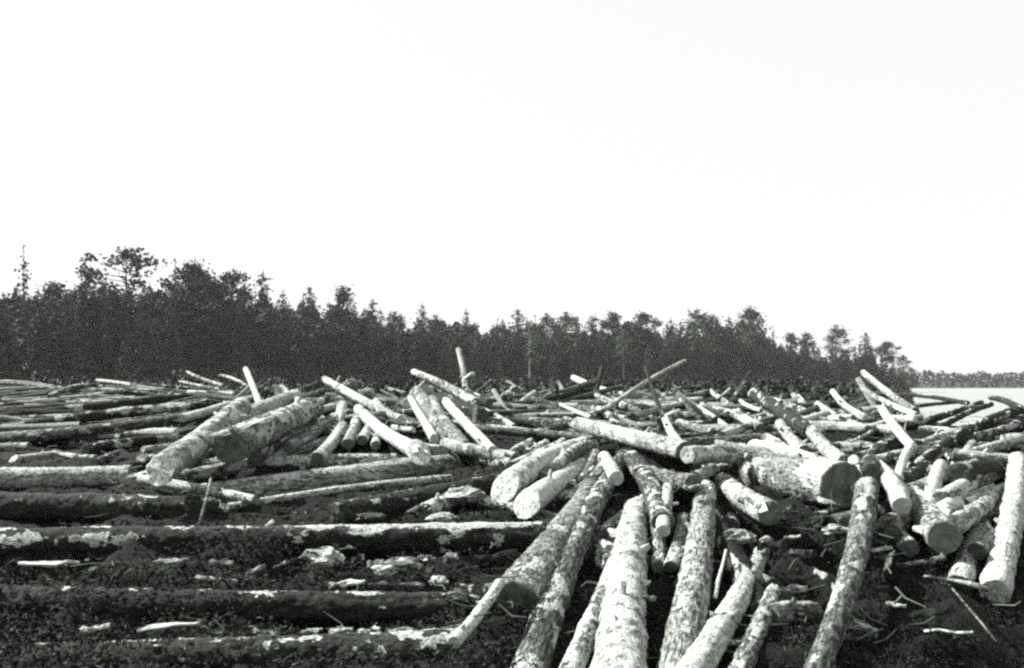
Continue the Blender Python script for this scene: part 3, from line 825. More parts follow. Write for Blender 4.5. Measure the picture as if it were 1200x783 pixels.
SLABS = [  # px1, py1, d1, px2, py2, d2, width m, label
 (20,661,7.7, 93,658,7.8, .10,'long white sheet of bark between the two long front logs'),
 (180,659,7.7, 222,655,7.8, .10,'white torn sheet of bark right of the long one'),
 (228,675,7.3, 278,681,7.2, .05,'white angular splinter on the second long log'),
 (385,684,7.2, 428,681,7.25, .12,'bright white slab of wood on top of the second long log'),
 (440,683,7.2, 498,684,7.2, .06,'thin pale strip along the top of the second long log'),
 (505,684,7.2, 524,681,7.25, .08,'small white chip right of the thin pale strip'),
 (250,513,11.0, 318,488,12.6, .17,'white sheet of bark along the massive dark-faced log'),
 (928,583,8.4, 943,580,8.5, .06,'small white chip below the biggest butt'),
 (956,583,8.4, 984,591,8.2, .09,'long white chip right under the biggest butt'),
 (918,630,7.7, 936,627,7.8, .06,'white chip above the smooth pale log'),
 (952,668,7.2, 967,677,7.0, .07,'pale chip left of the grey speckled log'),
 (1020,645,7.6, 1046,640,7.8, .10,'curled bark right of the grey speckled log'),
 (1034,668,7.3, 1048,645,7.7, .04,'hooked strip of bark under the curled one'),
 (810,507,14.8, 833,506,15.0, .06,'white chip lying before the crooked dark log'),
 (1040,706,6.6, 1062,710,6.5, .07,'pale bark scrap right of the bark flakes'),
 (150,560,11.8, 192,546,12.6, .12,'white splinter at the foot of the thick leaning log'),
 (352,741,6.35, 378,736,6.4, .09,'first white lump on the nearest long log'),
 (385,740,6.35, 412,736,6.4, .09,'second white lump on the nearest long log'),
 (418,739,6.35, 446,737,6.4, .08,'third white lump on the nearest long log'),
 (452,739,6.35, 485,737,6.4, .08,'fourth white lump on the nearest long log'),
 (90,738,6.4, 130,733,6.5, .09,'grey ragged bark at the left of the nearest long log'),
 (160,738,6.4, 235,730,6.6, .08,'long grey ragged bark on the nearest long log'),
 (690,560,10.6, 712,548,11.4, .06,'loose white flake between the fanned logs'),
 (800,572,9.0, 832,567,9.3, .12,'flat white slab over the top of the broad dim log'),
]
for i, (x1, y1, d1, x2, y2, d2, w, label) in enumerate(SLABS):
    slab('bark_sheet', P(x1, y1, d1), P(x2, y2, d2), w, 0.012, M[['wood', 'mottle_b', 'pale'][i % 3]], label, 'bark', 'loose sheets and chips of bark', 900 + i * 13)

# more torn bark and broken bits lying about between the front logs
rs = np.random.default_rng(404)
SCRAPS = [(300,668,7.5),(328,663,7.6),(352,668,7.5),(420,655,7.7),(440,660,7.6),(548,668,7.3),(560,655,7.6),(590,650,7.8),(575,690,7.0),(110,668,7.5),(140,672,7.4),(260,660,7.6),
          (545,690,7.0),(500,668,7.4),(60,745,6.4),(250,742,6.4),(310,744,6.4),(535,735,6.4),(905,640,7.6),(940,650,7.5),(985,690,6.8),(1070,660,7.4),(1090,720,6.6),(760,700,6.8),(850,720,6.5),(930,690,6.9),(1030,690,6.8),(1100,655,7.5)]
SEEN = {}
def scrap_label(lab):
    SEEN[lab] = SEEN.get(lab, 0) + 1
    return ['', 'second ', 'third ', 'fourth ', 'fifth ', 'sixth ', 'seventh '][min(SEEN[lab], 7) - 1] + lab
for i, (px, py, d) in enumerate(SCRAPS):
    w_ = rs.uniform(.05, .12); an = rs.uniform(-.5, .5); L_ = rs.uniform(.10, .26)
    c = P(px, py, d); dv = Vector((math.cos(an) * L_ / 2, math.sin(an) * L_ / 2, rs.normal(0, .02)))
    j = min(range(len(SLABS)), key=lambda k: abs(SLABS[k][0] - px) + abs(SLABS[k][1] - py))
    side = 'left' if px < SLABS[j][0] else 'right'
    up = 'above' if py < SLABS[j][1] else 'below'
    ref = ' '.join(SLABS[j][7].split()[:4])
    slab('bark_scrap', c - dv, c + dv, w_, 0.015, M[['mottle', 'grey_b', 'chips', 'grey'][i % 4]], scrap_label('ragged grey scrap of bark %s and %s of the %s' % (up, side, ref)), 'bark', 'ragged scraps of bark', 1700 + i * 7, 0.5, 0.8)

def chunk(name, c, size, mat, label, cat, group, seed):
    """a broken lump of wood: a faceted, splintered block"""
    nr, ns = 9, 14
    t = np.linspace(0, np.pi, nr)[:, None]; p = np.linspace(0, 2 * np.pi, ns, endpoint=False)[None, :]
    x, y, z = np.sin(t) * np.cos(p), np.sin(t) * np.sin(p), np.cos(t) + 0 * p
    k = 1 + 0.42 * vnoise(x * 1.7 + seed, y * 1.7, z * 1.7, seed) + 0.2 * vnoise(x * 5, y * 5 + seed, z * 5, seed + 1)
    k = np.round(k * 5) / 5 * 0.6 + k * 0.4
    co = np.stack([x * k * size[0], y * k * size[1], z * k * size[2]], -1).reshape(-1, 3)
    at = np.clip(0.55 + 0.6 * vnoise(co[:, 0] * 9, co[:, 1] * 9, co[:, 2] * 9 + seed, 3), 0, 1)
    o = link(name, fast_mesh(name, co, grid_faces(nr, ns, True)[:, ::-1], mat, False, at))
    o.location = c
    return tag(o, label, cat, group)

CHUNKS = [
 (382,654,7.6, .12,.14,.085,'pale','rounded pale lump of wood between the front logs'),
 (470,662,7.5, .11,.12,.07,'mottle','broken pale lump of wood left of the small stub'),
 (452,668,7.3, .08,.1,.05,'mottle','low ragged lump below the broken pale one'),
 (498,655,7.7, .045,.06,.04,'pale','little white lump behind the small stub'),
 (528,658,7.6, .045,.05,.07,'grey','small upright grey stub between the front logs'),
 (512,680,7.15, .05,.06,.035,'pale','white lump at the end of the pale strip'),
 (540,700,6.8, .09,.08,.05,'mottle','ragged bark lump behind the white splintered pole'),
 (979,621,7.9, .09,.1,.05,'mottle','mottled lump left of the grey speckled log'),
 (1001,742,6.3, .10,.1,.085,'mottle','heaped bark flakes at the bottom right of centre'),
 (545,580,10.2, .17,.2,.09,'pale','torn pale heap of bark behind the white-ended log'),
 (435,606,9.2, .12,.1,.05,'mottle','pale lump on the long dark front log'),
 (518,606,9.2, .10,.1,.05,'mottle','ragged lump near the white end of the front log'),
 (596,464,22.0, .12,.12,.11,'pale','pale broken lump before the dark trees'),
 (870,628,7.9, .09,.09,.06,'grey','grey curled lump under the splintered lip'),
 (412,450,21.4, .10,.1,.13,'pale','white knob sticking up behind the long white log'),
 (431,462,20.2, .14,.12,.14,'pale','white lump behind the long white stubbed log'),
 (757,552,10.6, .10,.1,.08,'dark','black lump beside the fan head'),
 (1031,482,13.5, .11,.1,.08,'pale','white ragged knob on the log leaning left'),
]
for i, (px, py, d, sx_, sy_, sz_, k, label) in enumerate(CHUNKS):
    chunk('wood_chunk', P(px, py, d), (sx_ * 1.25, sy_, sz_ * 0.8), M[{'pale': 'mottle', 'mottle': 'grey'}.get(k, k)], label, 'wood chunk', 'broken lumps of wood', 40 + i * 17)

def stick(pts, r0, r1, mat, label, seed):
    rs = np.random.default_rng(seed)
    pts = [np.array(p) for p in pts]
    n, sg = len(pts), 7
    co = []
    for i, p in enumerate(pts):
        d = pts[min(i + 1, n - 1)] - pts[max(i - 1, 0)]; d = d / np.linalg.norm(d)
        u = np.cross(d, [0.3, 0.9, 0.1]); u /= np.linalg.norm(u); w = np.cross(d, u)
        r = r0 + (r1 - r0) * i / (n - 1)
        for k in range(sg):
            an = 2 * math.pi * k / sg
            co.append(p + (u * math.cos(an) + w * math.sin(an)) * r * rs.uniform(0.8, 1.2))
    f = [tuple(q) for q in grid_faces(n, sg, True)] + [tuple(range(sg - 1, -1, -1)), tuple((n - 1) * sg + i for i in range(sg))]
    c0 = np.array(pts[0])
    o = mesh_obj('stick', [c - c0 for c in co], f, mat, smooth=True)
    o.location = c0
    return tag(o, label, 'stick', 'loose sticks')
STICKS = [
 ([(838,700,7.0), (842,680,7.3), (847,662,7.6), (851,645,7.9)], .014, .012, 'wood', 'thin pale stick standing left of the smooth pale log'),
 ([(1083,675,7.4), (1110,679,7.3), (1135,684,7.2), (1158,690,7.1)], .008, .022, 'mottle', 'pale stick lying on the litter at the right'),
 ([(1116,690,7.0), (1135,712,6.7), (1150,730,6.5), (1168,752,6.2)], .006, .007, 'grey', 'thin dim twig on the litter at the bottom right'),
 ([(233,618,9.6), (238,600,9.8), (243,580,10.1), (247,560,10.4)], .02, .012, 'mottle', 'dim upright stick before the thick leaning log'),
 ([(1055,488,12.3), (1062,494,12.3), (1060,503,12.2), (1064,512,12.2), (1064,522,12.1)], .008, .008, 'wood', 'thin curly white strip hanging from the ragged log'),
 ([(546,443,23.8), (551,440,23.6), (555,438,23.5)], .05, .045, 'wood', 'short white branch beside the tall pale post'),
 ([(474,470,17.5), (483,460,17.8), (490,454,18), (497,447,18.2)], .02, .02, 'wood', 'crooked white stick above the slim white log'),
 ([(935,463,22), (945,472,21), (956,478,20)], .02, .015, 'wood', 'thin pale stick on the ridge before the shore trees'),
 ([(840,468,20), (848,462,20), (856,455,20)], .02, .02, 'wood', 'small white stick beside the white-tipped stake'),
 ([(1083,740,6.4), (1100,738,6.35), (1120,742,6.3), (1140,741,6.2)], .008, .01, 'wood', 'pale twig at the bottom right corner'),
]
for i, (pts, r0, r1, mk, label) in enumerate(STICKS):
    stick([P(*p) for p in pts], r0, r1, M[mk], label, 70 + i)

# litter of bark chips between the logs, and thin dry grass
def join(parts):
    cs, fs, o = [], [], 0
    for c, f in parts:
        cs.append(c); fs.append(f + o); o += len(c)
    return np.concatenate(cs), np.concatenate(fs)

def card_mesh(centers, sizes, rs, aspect=2.0, flat=0.0):
    n = len(centers)
    u = rs.normal(0, 1, (n, 3)); u[:, 2] *= (1 - flat); u /= np.linalg.norm(u, axis=1, keepdims=True)
    v = rs.normal(0, 1, (n, 3)); v[:, 2] *= (1 - flat); v -= u * np.sum(u * v, 1, keepdims=True); v /= np.linalg.norm(v, axis=1, keepdims=True) + 1e-9
    s = np.asarray(sizes)[:, None]
    a = centers - u * s * 0.5; b = centers + v * s * 0.5 / aspect; c = centers + u * s * 0.5; d = centers - v * s * 0.5 / aspect
    co = np.stack([a, b, c, d], 1).reshape(-1, 3)
    return co, np.arange(n * 4).reshape(-1, 4)

rs = np.random.default_rng(31)
n = 70000
dd = 4.2 + 13 * rs.random(n) ** 1.8
pp = rs.uniform(-60, 1260, n)
cxx = (pp - 600) / 1200 * dd
cz_ = ground_z(cxx, dd) + rs.uniform(0.0, 0.03, n)
co, fc = card_mesh(np.stack([cxx, dd, cz_], 1), rs.uniform(0.015, 0.07, n) * (0.6 + 0.05 * dd), rs, 2.2, 0.7)
n2 = 52000
d2 = rs.uniform(5.6, 9.6, n2); p2_ = rs.uniform(-60, 1290, n2) 
x2 = (p2_ - 600) / 1200 * d2
hp = np.clip(0.55 + vnoise(x2 * 1.3, d2 * 2.6, 0 * x2, 91) + 0.5 * vnoise(x2 * 4, d2 * 5, 0 * x2, 92), 0, 1.4)
co2, fc2 = card_mesh(np.stack([x2, d2, ground_z(x2, d2) + np.where(p2_ < 640, 0.15, 0.05) * hp * rs.random(n2)], 1), rs.uniform(0.015, 0.06, n2) * np.where(p2_ < 640, 1, 0.75), rs, 2.6, 0.4)
co, fc = join([(co, fc), (co2, fc2)])
tag(link('bark_litter', fast_mesh('bark_litter', co, fc, M['chips'], False)), 'dark litter of bark chips on the mud between logs', 'litter', kind='stuff')
n = 12000
dd = rs.uniform(4.6, 8.6, n); pp = np.where(rs.random(n) < 0.75, rs.uniform(900, 1290, n), rs.uniform(-60, 900, n))
gx_, gz_ = (pp - 600) / 1200 * dd, None
gz_ = ground_z(gx_, dd)
hh = rs.uniform(0.03, 0.11, n); lx, ly = rs.normal(0, 0.05, n), rs.normal(0, 0.05, n); ww = rs.uniform(0.002, 0.004, n)
co = np.stack([np.stack([gx_ - ww, dd, gz_ - .01], 1), np.stack([gx_ + ww, dd, gz_ - .01], 1), np.stack([gx_ + lx + ww * .3, dd + ly, gz_ + hh], 1), np.stack([gx_ + lx - ww * .3, dd + ly, gz_ + hh], 1)], 1).reshape(-1, 3)
tag(link('grass', fast_mesh('grass', co, np.arange(n * 4).reshape(-1, 4), M['chips'], False)), 'thin dry grass and stalks on the litter at the front', 'grass', kind='stuff')

# ------------------------------------------------------------------ trees
def tube(points, radii, sg=7):
    co, n = [], len(points)
    for i, p in enumerate(points):
        d = np.array(points[min(i + 1, n - 1)]) - np.array(points[max(i - 1, 0)]); d = d / (np.linalg.norm(d) + 1e-9)
        u = np.cross(d, [0.31, 0.77, 0.2]); u /= np.linalg.norm(u); w = np.cross(d, u)
        for k in range(sg):
            an = 2 * math.pi * k / sg
            co.append(np.array(p) + (u * math.cos(an) + w * math.sin(an)) * radii[i])
    return np.array(co), grid_faces(n, sg, True)

H0 = 15.0
def spruce(seed, spread=2.3, dens=1.0, low=0.12, sparse=0.0):
    rs = np.random.default_rng(seed)
    tr = [tube([(rs.normal(0, .05), rs.normal(0, .05), h) for h in np.linspace(-.5, H0 * .97, 9)], np.linspace(.20, .025, 9))]
    cen, siz = [], []
    z = H0 * low
    while z < H0 * 0.985:
        f = (z / H0 - low) / (1 - low)
        R = spread * (1 - f) ** 0.6 * rs.uniform(0.7, 1.12) + 0.15
        nb = max(4, int(9 * (1 - f) + 4))
        for k in range(nb):
            if rs.random() < sparse: continue
            an = rs.uniform(0, 2 * math.pi); l = R * rs.uniform(0.55, 1.15)
            nc = max(3, int(l * 8 * dens))
            t = rs.random(nc) ** 0.7
            droop = -0.28 * l * t ** 1.5 + 0.1 * l * t
            cen.append(np.stack([np.cos(an) * l * t, np.sin(an) * l * t, z + droop], 1) + rs.normal(0, 0.13, (nc, 3)))
            siz.append(rs.uniform(0.35, 0.75, nc) * (0.6 + 0.4 * (1 - f)))
        z += rs.uniform(0.32, 0.55)
    cen.append(np.stack([rs.normal(0, .05, 8), rs.normal(0, .05, 8), np.linspace(H0 * .93, H0 * 1.0, 8)], 1)); siz.append(np.full(8, .35))
    return join(tr), card_mesh(np.concatenate(cen), np.concatenate(siz), rs, 1.8)

def pine(seed, low=0.42, spread=2.2, clumps=22, size=0.95, dens=1.0, birch=False):
    rs = np.random.default_rng(seed)
    lean = rs.normal(0, .25, 2)
    hs = np.linspace(0, 1, 10)
    axis = [np.array([lean[0] * h * h + .08 * math.sin(5 * h + seed), lean[1] * h * h, -0.5 + (H0 * .96 + .5) * h]) for h in hs]
    parts = [tube(axis, np.linspace(.21, .03, 10))]
    cen, siz = [], []
    for k in range(clumps):
        f = (k + rs.uniform(0, 1)) / clumps
        h = low + (0.97 - low) * f
        p0 = axis[0] * 0 + np.array([np.interp(h, hs, [a[0] for a in axis]), np.interp(h, hs, [a[1] for a in axis]), H0 * h - 0.3])
        R = spread * (0.55 + 0.6 * math.sin(math.pi * min(1, f * 0.85 + 0.12))) * rs.uniform(0.3, 1.1) * (1.0 if f < 0.8 else 0.55)
        an = rs.uniform(0, 2 * math.pi)
        p1 = p0 + np.array([math.cos(an) * R, math.sin(an) * R, R * rs.uniform(0.05, 0.5)])
        parts.append(tube([p0, (p0 + p1) / 2 + np.array([0, 0, -.05]), p1], [.06, .04, .015], 5))
        nc = int(46 * dens * rs.uniform(0.6, 1.3))
        s = size * rs.uniform(0.6, 1.15)
        cen.append(p1 + rs.normal(0, 1, (nc, 3)) * np.array([s * .62, s * .62, s * .36]))
        siz.append(rs.uniform(0.28, 0.6, nc))
    nc = int(60 * dens)
    cen.append(axis[-1] + rs.normal(0, 1, (nc, 3)) * np.array([.4, .4, .4])); siz.append(rs.uniform(.25, .5, nc))
    return join(parts), card_mesh(np.concatenate(cen), np.concatenate(siz), rs, 1.7)

KINDS = {}
def add_kind(key, geo, trunk_mat, crown_mat):
    (tc_, tf_), (cc_, cf_) = geo
    KINDS[key] = (fast_mesh('trunk', tc_, tf_, trunk_mat), fast_mesh('crown', cc_, cf_, crown_mat, False))
for i in range(4):
    add_kind('spruce%d' % i, spruce(11 + i, 1.9 + .3 * i, 1.5, 0.08), M['trunk'], M['needles'])
for i in range(5):
    add_kind('pine%d' % i, pine(21 + i, 0.36 + .05 * i, 1.7 + .2 * i, 28 + 2 * i, 1.0, 1.6), M['trunk'], M['needles'])
add_kind('sparse', spruce(41, 1.5, 0.7, 0.3, 0.62), M['trunk'], M['needles'])
add_kind('broad', pine(45, 0.55, 3.5, 24, 0.95, 1.3), M['trunk'], M['needles'])
add_kind('round', pine(47, 0.22, 2.2, 40, 1.15, 1.2), M['trunk'], M['leaves'])
add_kind('birch', pine(49, 0.4, 1.5, 26, .9, .8), M['birch'], M['leaves'])

def tree(px, d, h, key, label, group, wide=1.0, name=None):
    x = (px - 600) / 1200 * d
    z = float(ground_z([x], [d])[0])
    nm = name or {'s': 'spruce_tree', 'p': 'pine_tree', 'r': 'leafy_tree', 'b': 'birch_tree'}[{'sparse': 's', 'broad': 'p', 'round': 'r', 'birch': 'b'}.get(key, key[0])]
    root = bpy.data.objects.new(nm, None)
    COL.objects.link(root)
    root.location = (x, d, z)
    s = h / H0
    w_ = s * wide * rng.uniform(0.92, 1.15)
    root.scale = (w_, w_, s)
    root.rotation_euler = (0, 0, rng.uniform(0, 6.28))
    tag(root, label, 'tree', group)
    for part, me in zip(('trunk', 'crown'), KINDS[key]):
        c = bpy.data.objects.new(part, me)
        COL.objects.link(c)
        c.parent = root

def line_d(px):
    return float(np.interp(px, [-80, 0, 300, 600, 900, 1000, 1072], [138, 150, 185, 230, 275, 300, 325]))

def h_for(px, d, ytop):
    x = (px - 600) / 1200 * d
    return CZ + (HOR - ytop) / 1200 * d - float(ground_z([x], [d])[0])

G_SKY = 'trees standing out on the skyline'
SKYLINE = [
 (28,286,'sparse',.9,'thin bare-branched spruce towering at the left end of the forest'),
 (62,330,'pine1',1.0,'low round-topped pine right of the bare-branched spruce'),
 (100,306,'spruce2',1.0,'pointed full spruce left of the broad spreading pine'),
 (124,313,'sparse',.6,'thin spire between the full spruce and the broad pine'),
 (150,291,'broad',1.0,'broad spreading pine with open arms, tallest on the left'),
 (175,331,'spruce0',.9,'short pointed spruce right of the broad spreading pine'),
 (205,303,'sparse',1.0,'airy see-through tree left of the twin-topped pine'),
 (222,308,'pine2',.8,'left top of the twin-topped pine pair'),
 (232,308,'pine3',.8,'right top of the twin-topped pine pair'),
 (252,330,'pine0',.9,'small pine just right of the twin-topped pair'),
 (273,318,'pine4',.8,'tufted pine standing between the twin tops and the tall spire'),
 (308,317,'spruce1',.85,'tall layered spruce with a fine tip, left of centre'),
 (332,340,'spruce0',.8,'pointed spruce right of the tall layered one'),
 (362,335,'spruce3',.7,'ragged spruce with a narrow tip'),
 (401,335,'pine1',.8,'knobbly pine left of the dip in the skyline'),
 (437,348,'spruce1',.8,'dark pointed spruce at the edge of the dip'),
 (462,366,'round',.8,'round low crown in the dip of the skyline'),
 (495,356,'spruce2',.8,'spruce with two ragged tips right of the dip'),
 (510,370,'round',.8,'rounded crown beside the two-tipped spruce'),
 (546,362,'spruce0',.75,'small pointed spruce above the tall pale post'),
 (583,372,'sparse',.8,'thin little tip right of the small pointed spruce'),
 (606,362,'spruce3',.9,'broad spruce at the middle of the skyline'),
 (627,368,'sparse',.7,'thin tip between the broad spruce and the rounded tops'),
 (641,368,'round',.8,'first of two smooth rounded tops near the middle'),
 (664,367,'round',1.0,'second and wider of two smooth rounded tops near the middle'),
 (694,370,'birch',.9,'loose leafy birch with a pale trunk above the long pole'),
 (718,366,'pine2',.9,'dark blunt pine right of the loose birch'),
 (752,366,'pine4',1.0,'wide tufted pine right of middle'),
 (786,373,'spruce0',1.0,'short pointed spruce right of the wide tufted pine'),
 (815,364,'round',1.2,'bulky broad-crowned tree right of middle'),
 (836,370,'pine0',.9,'tufted top leaning on the bulky crown'),
 (854,370,'spruce1',.8,'narrow pointed spruce left of the tall twin pine'),
 (880,360,'pine3',.9,'tall tufted pine on the right part of the forest'),
 (890,370,'spruce2',.8,'full spruce leaning right of the tall tufted pine'),
 (906,382,'sparse',.8,'thin tree on the right slope of the skyline'),
 (925,390,'pine1',.9,'first tree of the thinning shore end'),
 (945,390,'pine2',.9,'second tree of the thinning shore end'),
 (980,382,'round',1.1,'large ragged tree above the shore'),
 (1014,389,'spruce3',1.0,'broad spruce near the end of the shore'),
 (1038,400,'pine4',1.1,'slim tree near the end of the shore'),
 (1058,416,'round',1.1,'rounded tree last but one on the shore'),
 (1068,431,'round',1.2,'low bush-like tree at the very end of the shore'),
]
for i, (px, yt, key, wide, label) in enumerate(SKYLINE):
    d = line_d(px) + (4 + (i * 37 % 11) if px < 1000 else 2)
    tree(px, d, h_for(px, d, yt), key, label, G_SKY, wide * (1.5 if key[:2] == 'sp' and key != 'sparse' else 1.2))

SHORT = ['bare-branched spruce', 'low round-topped pine', 'pointed full spruce', 'thin spire', 'broad spreading pine', 'short pointed spruce', 'airy see-through tree', 'left twin-topped pine', 'right twin-topped pine', 'small pine by the twin tops', 'tufted pine', 'tall layered spruce', 'spruce by the layered one', 'ragged narrow spruce', 'knobbly pine', 'spruce at the skyline dip', 'low crown in the dip', 'two-tipped spruce', 'crown beside the two-tipped spruce', 'spruce above the tall post', 'little tip right of the post', 'broad middle spruce', 'thin middle tip', 'first rounded top', 'second rounded top', 'loose birch', 'dark blunt pine', 'wide tufted pine', 'short spruce past the wide pine', 'bulky broad crown', 'tuft on the bulky crown', 'narrow pointed spruce', 'tall tufted pine', 'full leaning spruce', 'thin tree on the slope', 'first shore-end tree', 'second shore-end tree', 'large ragged shore tree', 'broad shore spruce', 'slim shore tree', 'last rounded tree but one', 'bush-like end tree']

def env(px):
    return float(np.interp(px, [-80, 0, 60, 100, 160, 220, 260, 320, 420, 480, 520, 560, 650, 750, 820, 880, 900, 960, 1020, 1060, 1072],
                           [340, 341, 339, 336, 347, 339, 336, 351, 359, 374, 380, 380, 379, 379, 381, 378, 396, 408, 410, 424, 440]))
COUNT = {}
def tree_label(nm, px, d):
    j = min(range(len(SKYLINE)), key=lambda i: abs(SKYLINE[i][0] - px))
    side = 'left' if px < SKYLINE[j][0] else 'right'
    row = 'behind' if d > line_d(px) + 9 else 'before'
    lab = '%s packed %s and just %s of the %s' % (nm, row, side, SHORT[j])
    COUNT[lab] = COUNT.get(lab, 0) + 1
    return ('' if COUNT[lab] == 1 else ['second ', 'third ', 'fourth ', 'fifth ', 'sixth ', 'seventh ', 'eighth ', 'ninth '][min(COUNT[lab], 9) - 2]) + lab
keys = ['spruce0', 'spruce1', 'spruce2', 'spruce3', 'spruce0', 'spruce1', 'spruce3', 'pine0', 'pine2', 'pine3', 'spruce2', 'round']
n_fill = 222
for i in range(n_fill):
    px = -30 + (1060 + 30) * (i + rng.uniform(0, 1)) / n_fill
    d = line_d(px) + rng.uniform(-4, 26) * (0.3 if px > 960 else 1)
    low = rng.uniform(-7, 3) if i % 3 == 0 else rng.uniform(8, 16) if i % 3 == 1 else rng.uniform(15, 60) * 150 / line_d(px)
    yt = min(env(px) + low, 436)
    k = keys[rng.integers(len(keys))]
    if i % 3 == 0: k = 'spruce%d' % (i // 3 % 4)
    if 560 < px < 800 and i % 22 == 0: k, d = 'birch', line_d(px) - 6
    sect = 'left' if px < 380 else 'middle' if px < 760 else 'right'
    nm = {'s': 'dark spruce', 'p': 'dark pine', 'r': 'dark leafy tree', 'b': 'slender birch'}[k[0]]
    tree(px, d, h_for(px, d, yt), k, tree_label(nm, px, d), 'packed trees of the forest wall', 1.0 + rng.uniform(0, .35))

# the wood behind the front trees and the bushes at its foot: nobody could count them
def mass(name, label, n, where, hfun, size, mat, seed):
    rs = np.random.default_rng(seed)
    cen = where(rs, n)
    h = hfun(cen, rs)
    c = np.stack([cen[:, 0], cen[:, 1], cen[:, 2] + h], 1)
    co, fc = card_mesh(c, rs.uniform(size[0], size[1], n), rs, 1.5)
    return tag(link(name, fast_mesh(name, co, fc, mat, False)), label, 'woods', kind='stuff')

def w_forest(rs, n):
    px = rs.uniform(-90, 1050, n)
    d = np.interp(px, [-80, 0, 300, 600, 900, 1000, 1072], [138, 150, 185, 230, 275, 300, 325]) + rs.uniform(14, 44, n) * np.where(px > 930, 0.5, 1)
    x = (px - 600) / 1200 * d
    return np.stack([x, d, base_z(x, d)[0]], 1)
def h_forest(c, rs):
    px = c[:, 0] / c[:, 1] * 1200 + 600
    top = np.interp(px, [-80, 0, 60, 260, 320, 420, 480, 560, 880, 900, 960, 1060], [350, 350, 348, 346, 361, 370, 384, 388, 388, 404, 416, 436])
    top = top + 9 * vnoise(px * 0.09, 0 * px, 0 * px, 3) + 5 * vnoise(px * 0.3, 0 * px, 0 * px, 4)
    hm = 2.6 + (450 - top) / 1200 * c[:, 1] - c[:, 2]
    return hm * rs.random(len(px)) ** 0.8
mass('forest', 'dark inner wood behind the front trees', 60000, w_forest, h_forest, (0.8, 1.7), M['needles'], 61)

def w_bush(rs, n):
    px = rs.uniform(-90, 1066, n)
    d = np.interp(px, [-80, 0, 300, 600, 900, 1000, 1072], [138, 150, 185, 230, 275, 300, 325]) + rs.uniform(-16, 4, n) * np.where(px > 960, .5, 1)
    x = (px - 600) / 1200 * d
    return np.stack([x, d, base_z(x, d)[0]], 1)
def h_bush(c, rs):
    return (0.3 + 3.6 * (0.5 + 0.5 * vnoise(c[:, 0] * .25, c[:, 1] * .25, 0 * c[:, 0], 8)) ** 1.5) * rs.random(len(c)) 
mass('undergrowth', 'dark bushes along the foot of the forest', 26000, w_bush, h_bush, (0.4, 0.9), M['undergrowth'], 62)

def w_far(rs, n):
    y = 628 + 60 * rs.random(n) ** 1.6
    x = rs.uniform(-350, 900, n)
    return np.stack([x, y, 0.3 + 0 * x], 1)
def h_far(c, rs):
    px = c[:, 0] / c[:, 1] * 1200
    k = vnoise(px * .06, 0 * px, c[:, 1] * .1, 2)
    return (8.4 + 2.4 * k + 1.3 * vnoise(px * .28, 0 * px, c[:, 1] * .2, 3)) * rs.random(len(c)) ** 0.7 
mass('far_forest', 'low band of woods on the far side of the lake', 42000, w_far, h_far, (1.2, 2.6), M['far'], 63)

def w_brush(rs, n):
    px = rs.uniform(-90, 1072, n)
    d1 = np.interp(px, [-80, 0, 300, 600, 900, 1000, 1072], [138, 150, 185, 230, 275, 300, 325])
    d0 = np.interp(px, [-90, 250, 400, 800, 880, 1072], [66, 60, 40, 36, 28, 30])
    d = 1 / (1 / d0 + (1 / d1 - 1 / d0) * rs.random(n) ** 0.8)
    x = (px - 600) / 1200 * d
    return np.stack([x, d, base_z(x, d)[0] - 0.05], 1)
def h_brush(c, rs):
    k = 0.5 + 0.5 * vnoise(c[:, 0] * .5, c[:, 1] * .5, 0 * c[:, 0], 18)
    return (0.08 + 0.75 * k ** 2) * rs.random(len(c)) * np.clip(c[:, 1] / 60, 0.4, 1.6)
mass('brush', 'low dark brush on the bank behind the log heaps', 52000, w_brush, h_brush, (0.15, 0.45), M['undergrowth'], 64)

# the smallest, farthest logs beyond those that can be told apart
parts = []
rs = np.random.default_rng(77)
pa = []
for i in range(860):
    px = rs.uniform(-40, 1050)
    d = 20 + 30 * rs.random() if px > 235 else rs.uniform(22, 72)
    if px > 950: d = rs.uniform(17, 30)
    short = i >= 620 and px > 235
    if short: d = rs.uniform(15, 27)
    x = (px - 600) / 1200 * d
    an = rs.normal(0.05, 0.16) if px < 235 else rs.uniform(0, math.pi)
    L, r = rs.uniform(1.4, 3.8), rs.uniform(.045, .085)
    dx, dy = math.cos(an) * L / 2, math.sin(an) * L / 2
    z0, z1 = ground_z([x - dx, x + dx], [d - dy, d + dy])
    if min(z0, z1) < 0.5: continue
    if short:
        r *= 0.8; dx *= 0.4; dy *= 0.4; L *= 0.4
        z0, z1 = ground_z([x - dx, x + dx], [d - dy, d + dy])
    up = r * rs.uniform(0.3, 2.6)
    tl = rs.normal(0, .22 if short else .07) * L if px > 235 else rs.normal(0, .012) * L
    c, f = tube([(x - dx, d - dy, z0 + up - .1), (x - dx, d - dy, z0 + up), (x, d, (z0 + z1) / 2 + up + rs.normal(0, .03)), (x + dx, d + dy, z1 + up + tl), (x + dx, d + dy, z1 + up + tl)], [.001, r, r * .95, r * .85, .001], 9)
    parts.append((c, f)); pa.append(np.full(len(c), 0.95 if rs.random() < 0.24 else rs.uniform(0.1, 0.45)))
c, f = join(parts)
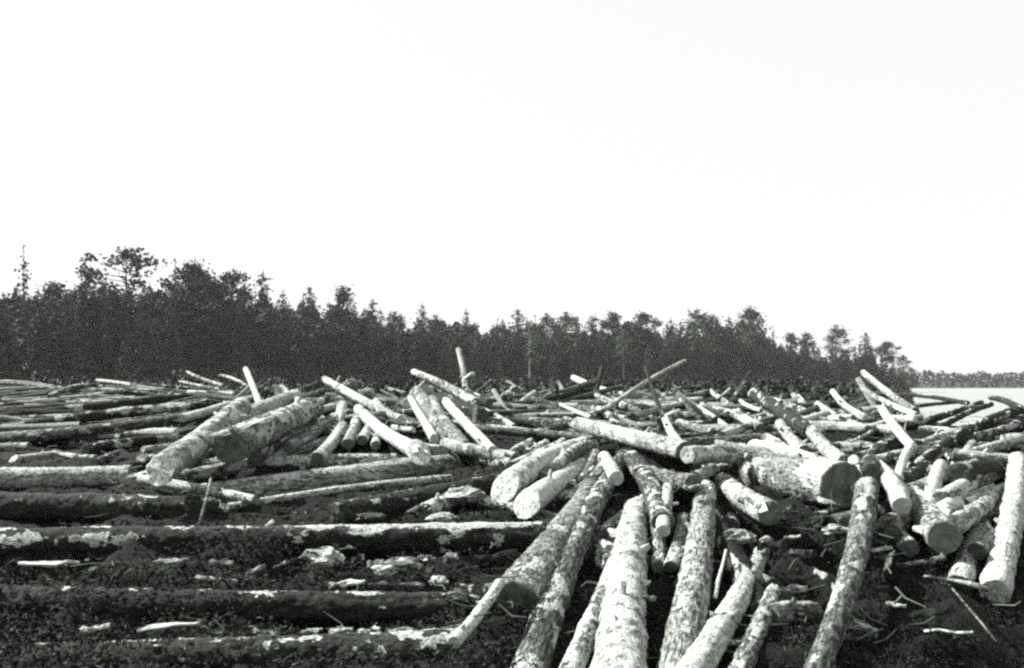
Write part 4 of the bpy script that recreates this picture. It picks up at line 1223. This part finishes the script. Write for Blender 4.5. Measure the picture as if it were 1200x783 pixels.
tag(link('distant_logs', fast_mesh('distant_logs', c, f, M['far_logs'], True, np.concatenate(pa))), 'mass of small far logs behind the heaps', 'logs', kind='stuff')

# brushwood: twigs and bark strips caught between the logs
parts = []
for i in range(800):
    d = 6.0 + 16 * rs.random() ** 1.3; px = rs.uniform(-40, 1230)
    x = (px - 600) / 1200 * d
    z = float(base_z(np.array([x]), np.array([d]))[0][0])
    if z < 0.4: continue
    s = SAMPLES[np.argmin((SAMPLES[:, 0] - x) ** 2 + (SAMPLES[:, 1] - d) ** 2)]
    z = max(z, s[2]) if abs(s[0] - x) + abs(s[1] - d) < 0.8 else z
    p0 = np.array([x, d, z + rs.uniform(0, .12)])
    dr = rs.normal(0, 1, 3) * np.array([1, .7, .22]); dr /= np.linalg.norm(dr)
    L = rs.uniform(.08, .32)
    p1 = p0 + dr * L * .5 + rs.normal(0, .02, 3); p2 = p0 + dr * L
    r = rs.uniform(.003, .009)
    parts.append(tube([p0, p1, p2], [r, r * .9, r * .4], 4))
c, f = join(parts)
tag(link('brushwood', fast_mesh('brushwood', c, f, M['twigs'], True)), 'twigs and shreds of bark caught between the logs', 'twigs', kind='stuff')

# ------------------------------------------------------------------ the air over the lake
hz, nt, b = new_mat('thin_haze')
nt.nodes.remove(b)
pv_ = nt.nodes.new('ShaderNodeVolumePrincipled')
pv_.inputs['Color'].default_value = (0.95, 0.97, 0.95, 1)
pv_.inputs['Density'].default_value = 0.00013
pv_.inputs['Anisotropy'].default_value = 0.0
nt.links.new(pv_.outputs[0], nt.nodes['Material Output'].inputs['Volume'])
X0, X1, Y0, Y1, Z0, Z1 = -1420, 1420, -80, 1420, -3.2, 34
vv = [(x, y, z) for x in (X0, X1) for y in (Y0, Y1) for z in (Z0, Z1)]
ff = [(0, 1, 3, 2), (4, 6, 7, 5), (0, 4, 5, 1), (2, 3, 7, 6), (0, 2, 6, 4), (1, 5, 7, 3)]
tag(mesh_obj('haze', vv, ff, hz), 'thin pale haze over the lake and woods', 'haze', kind='stuff')
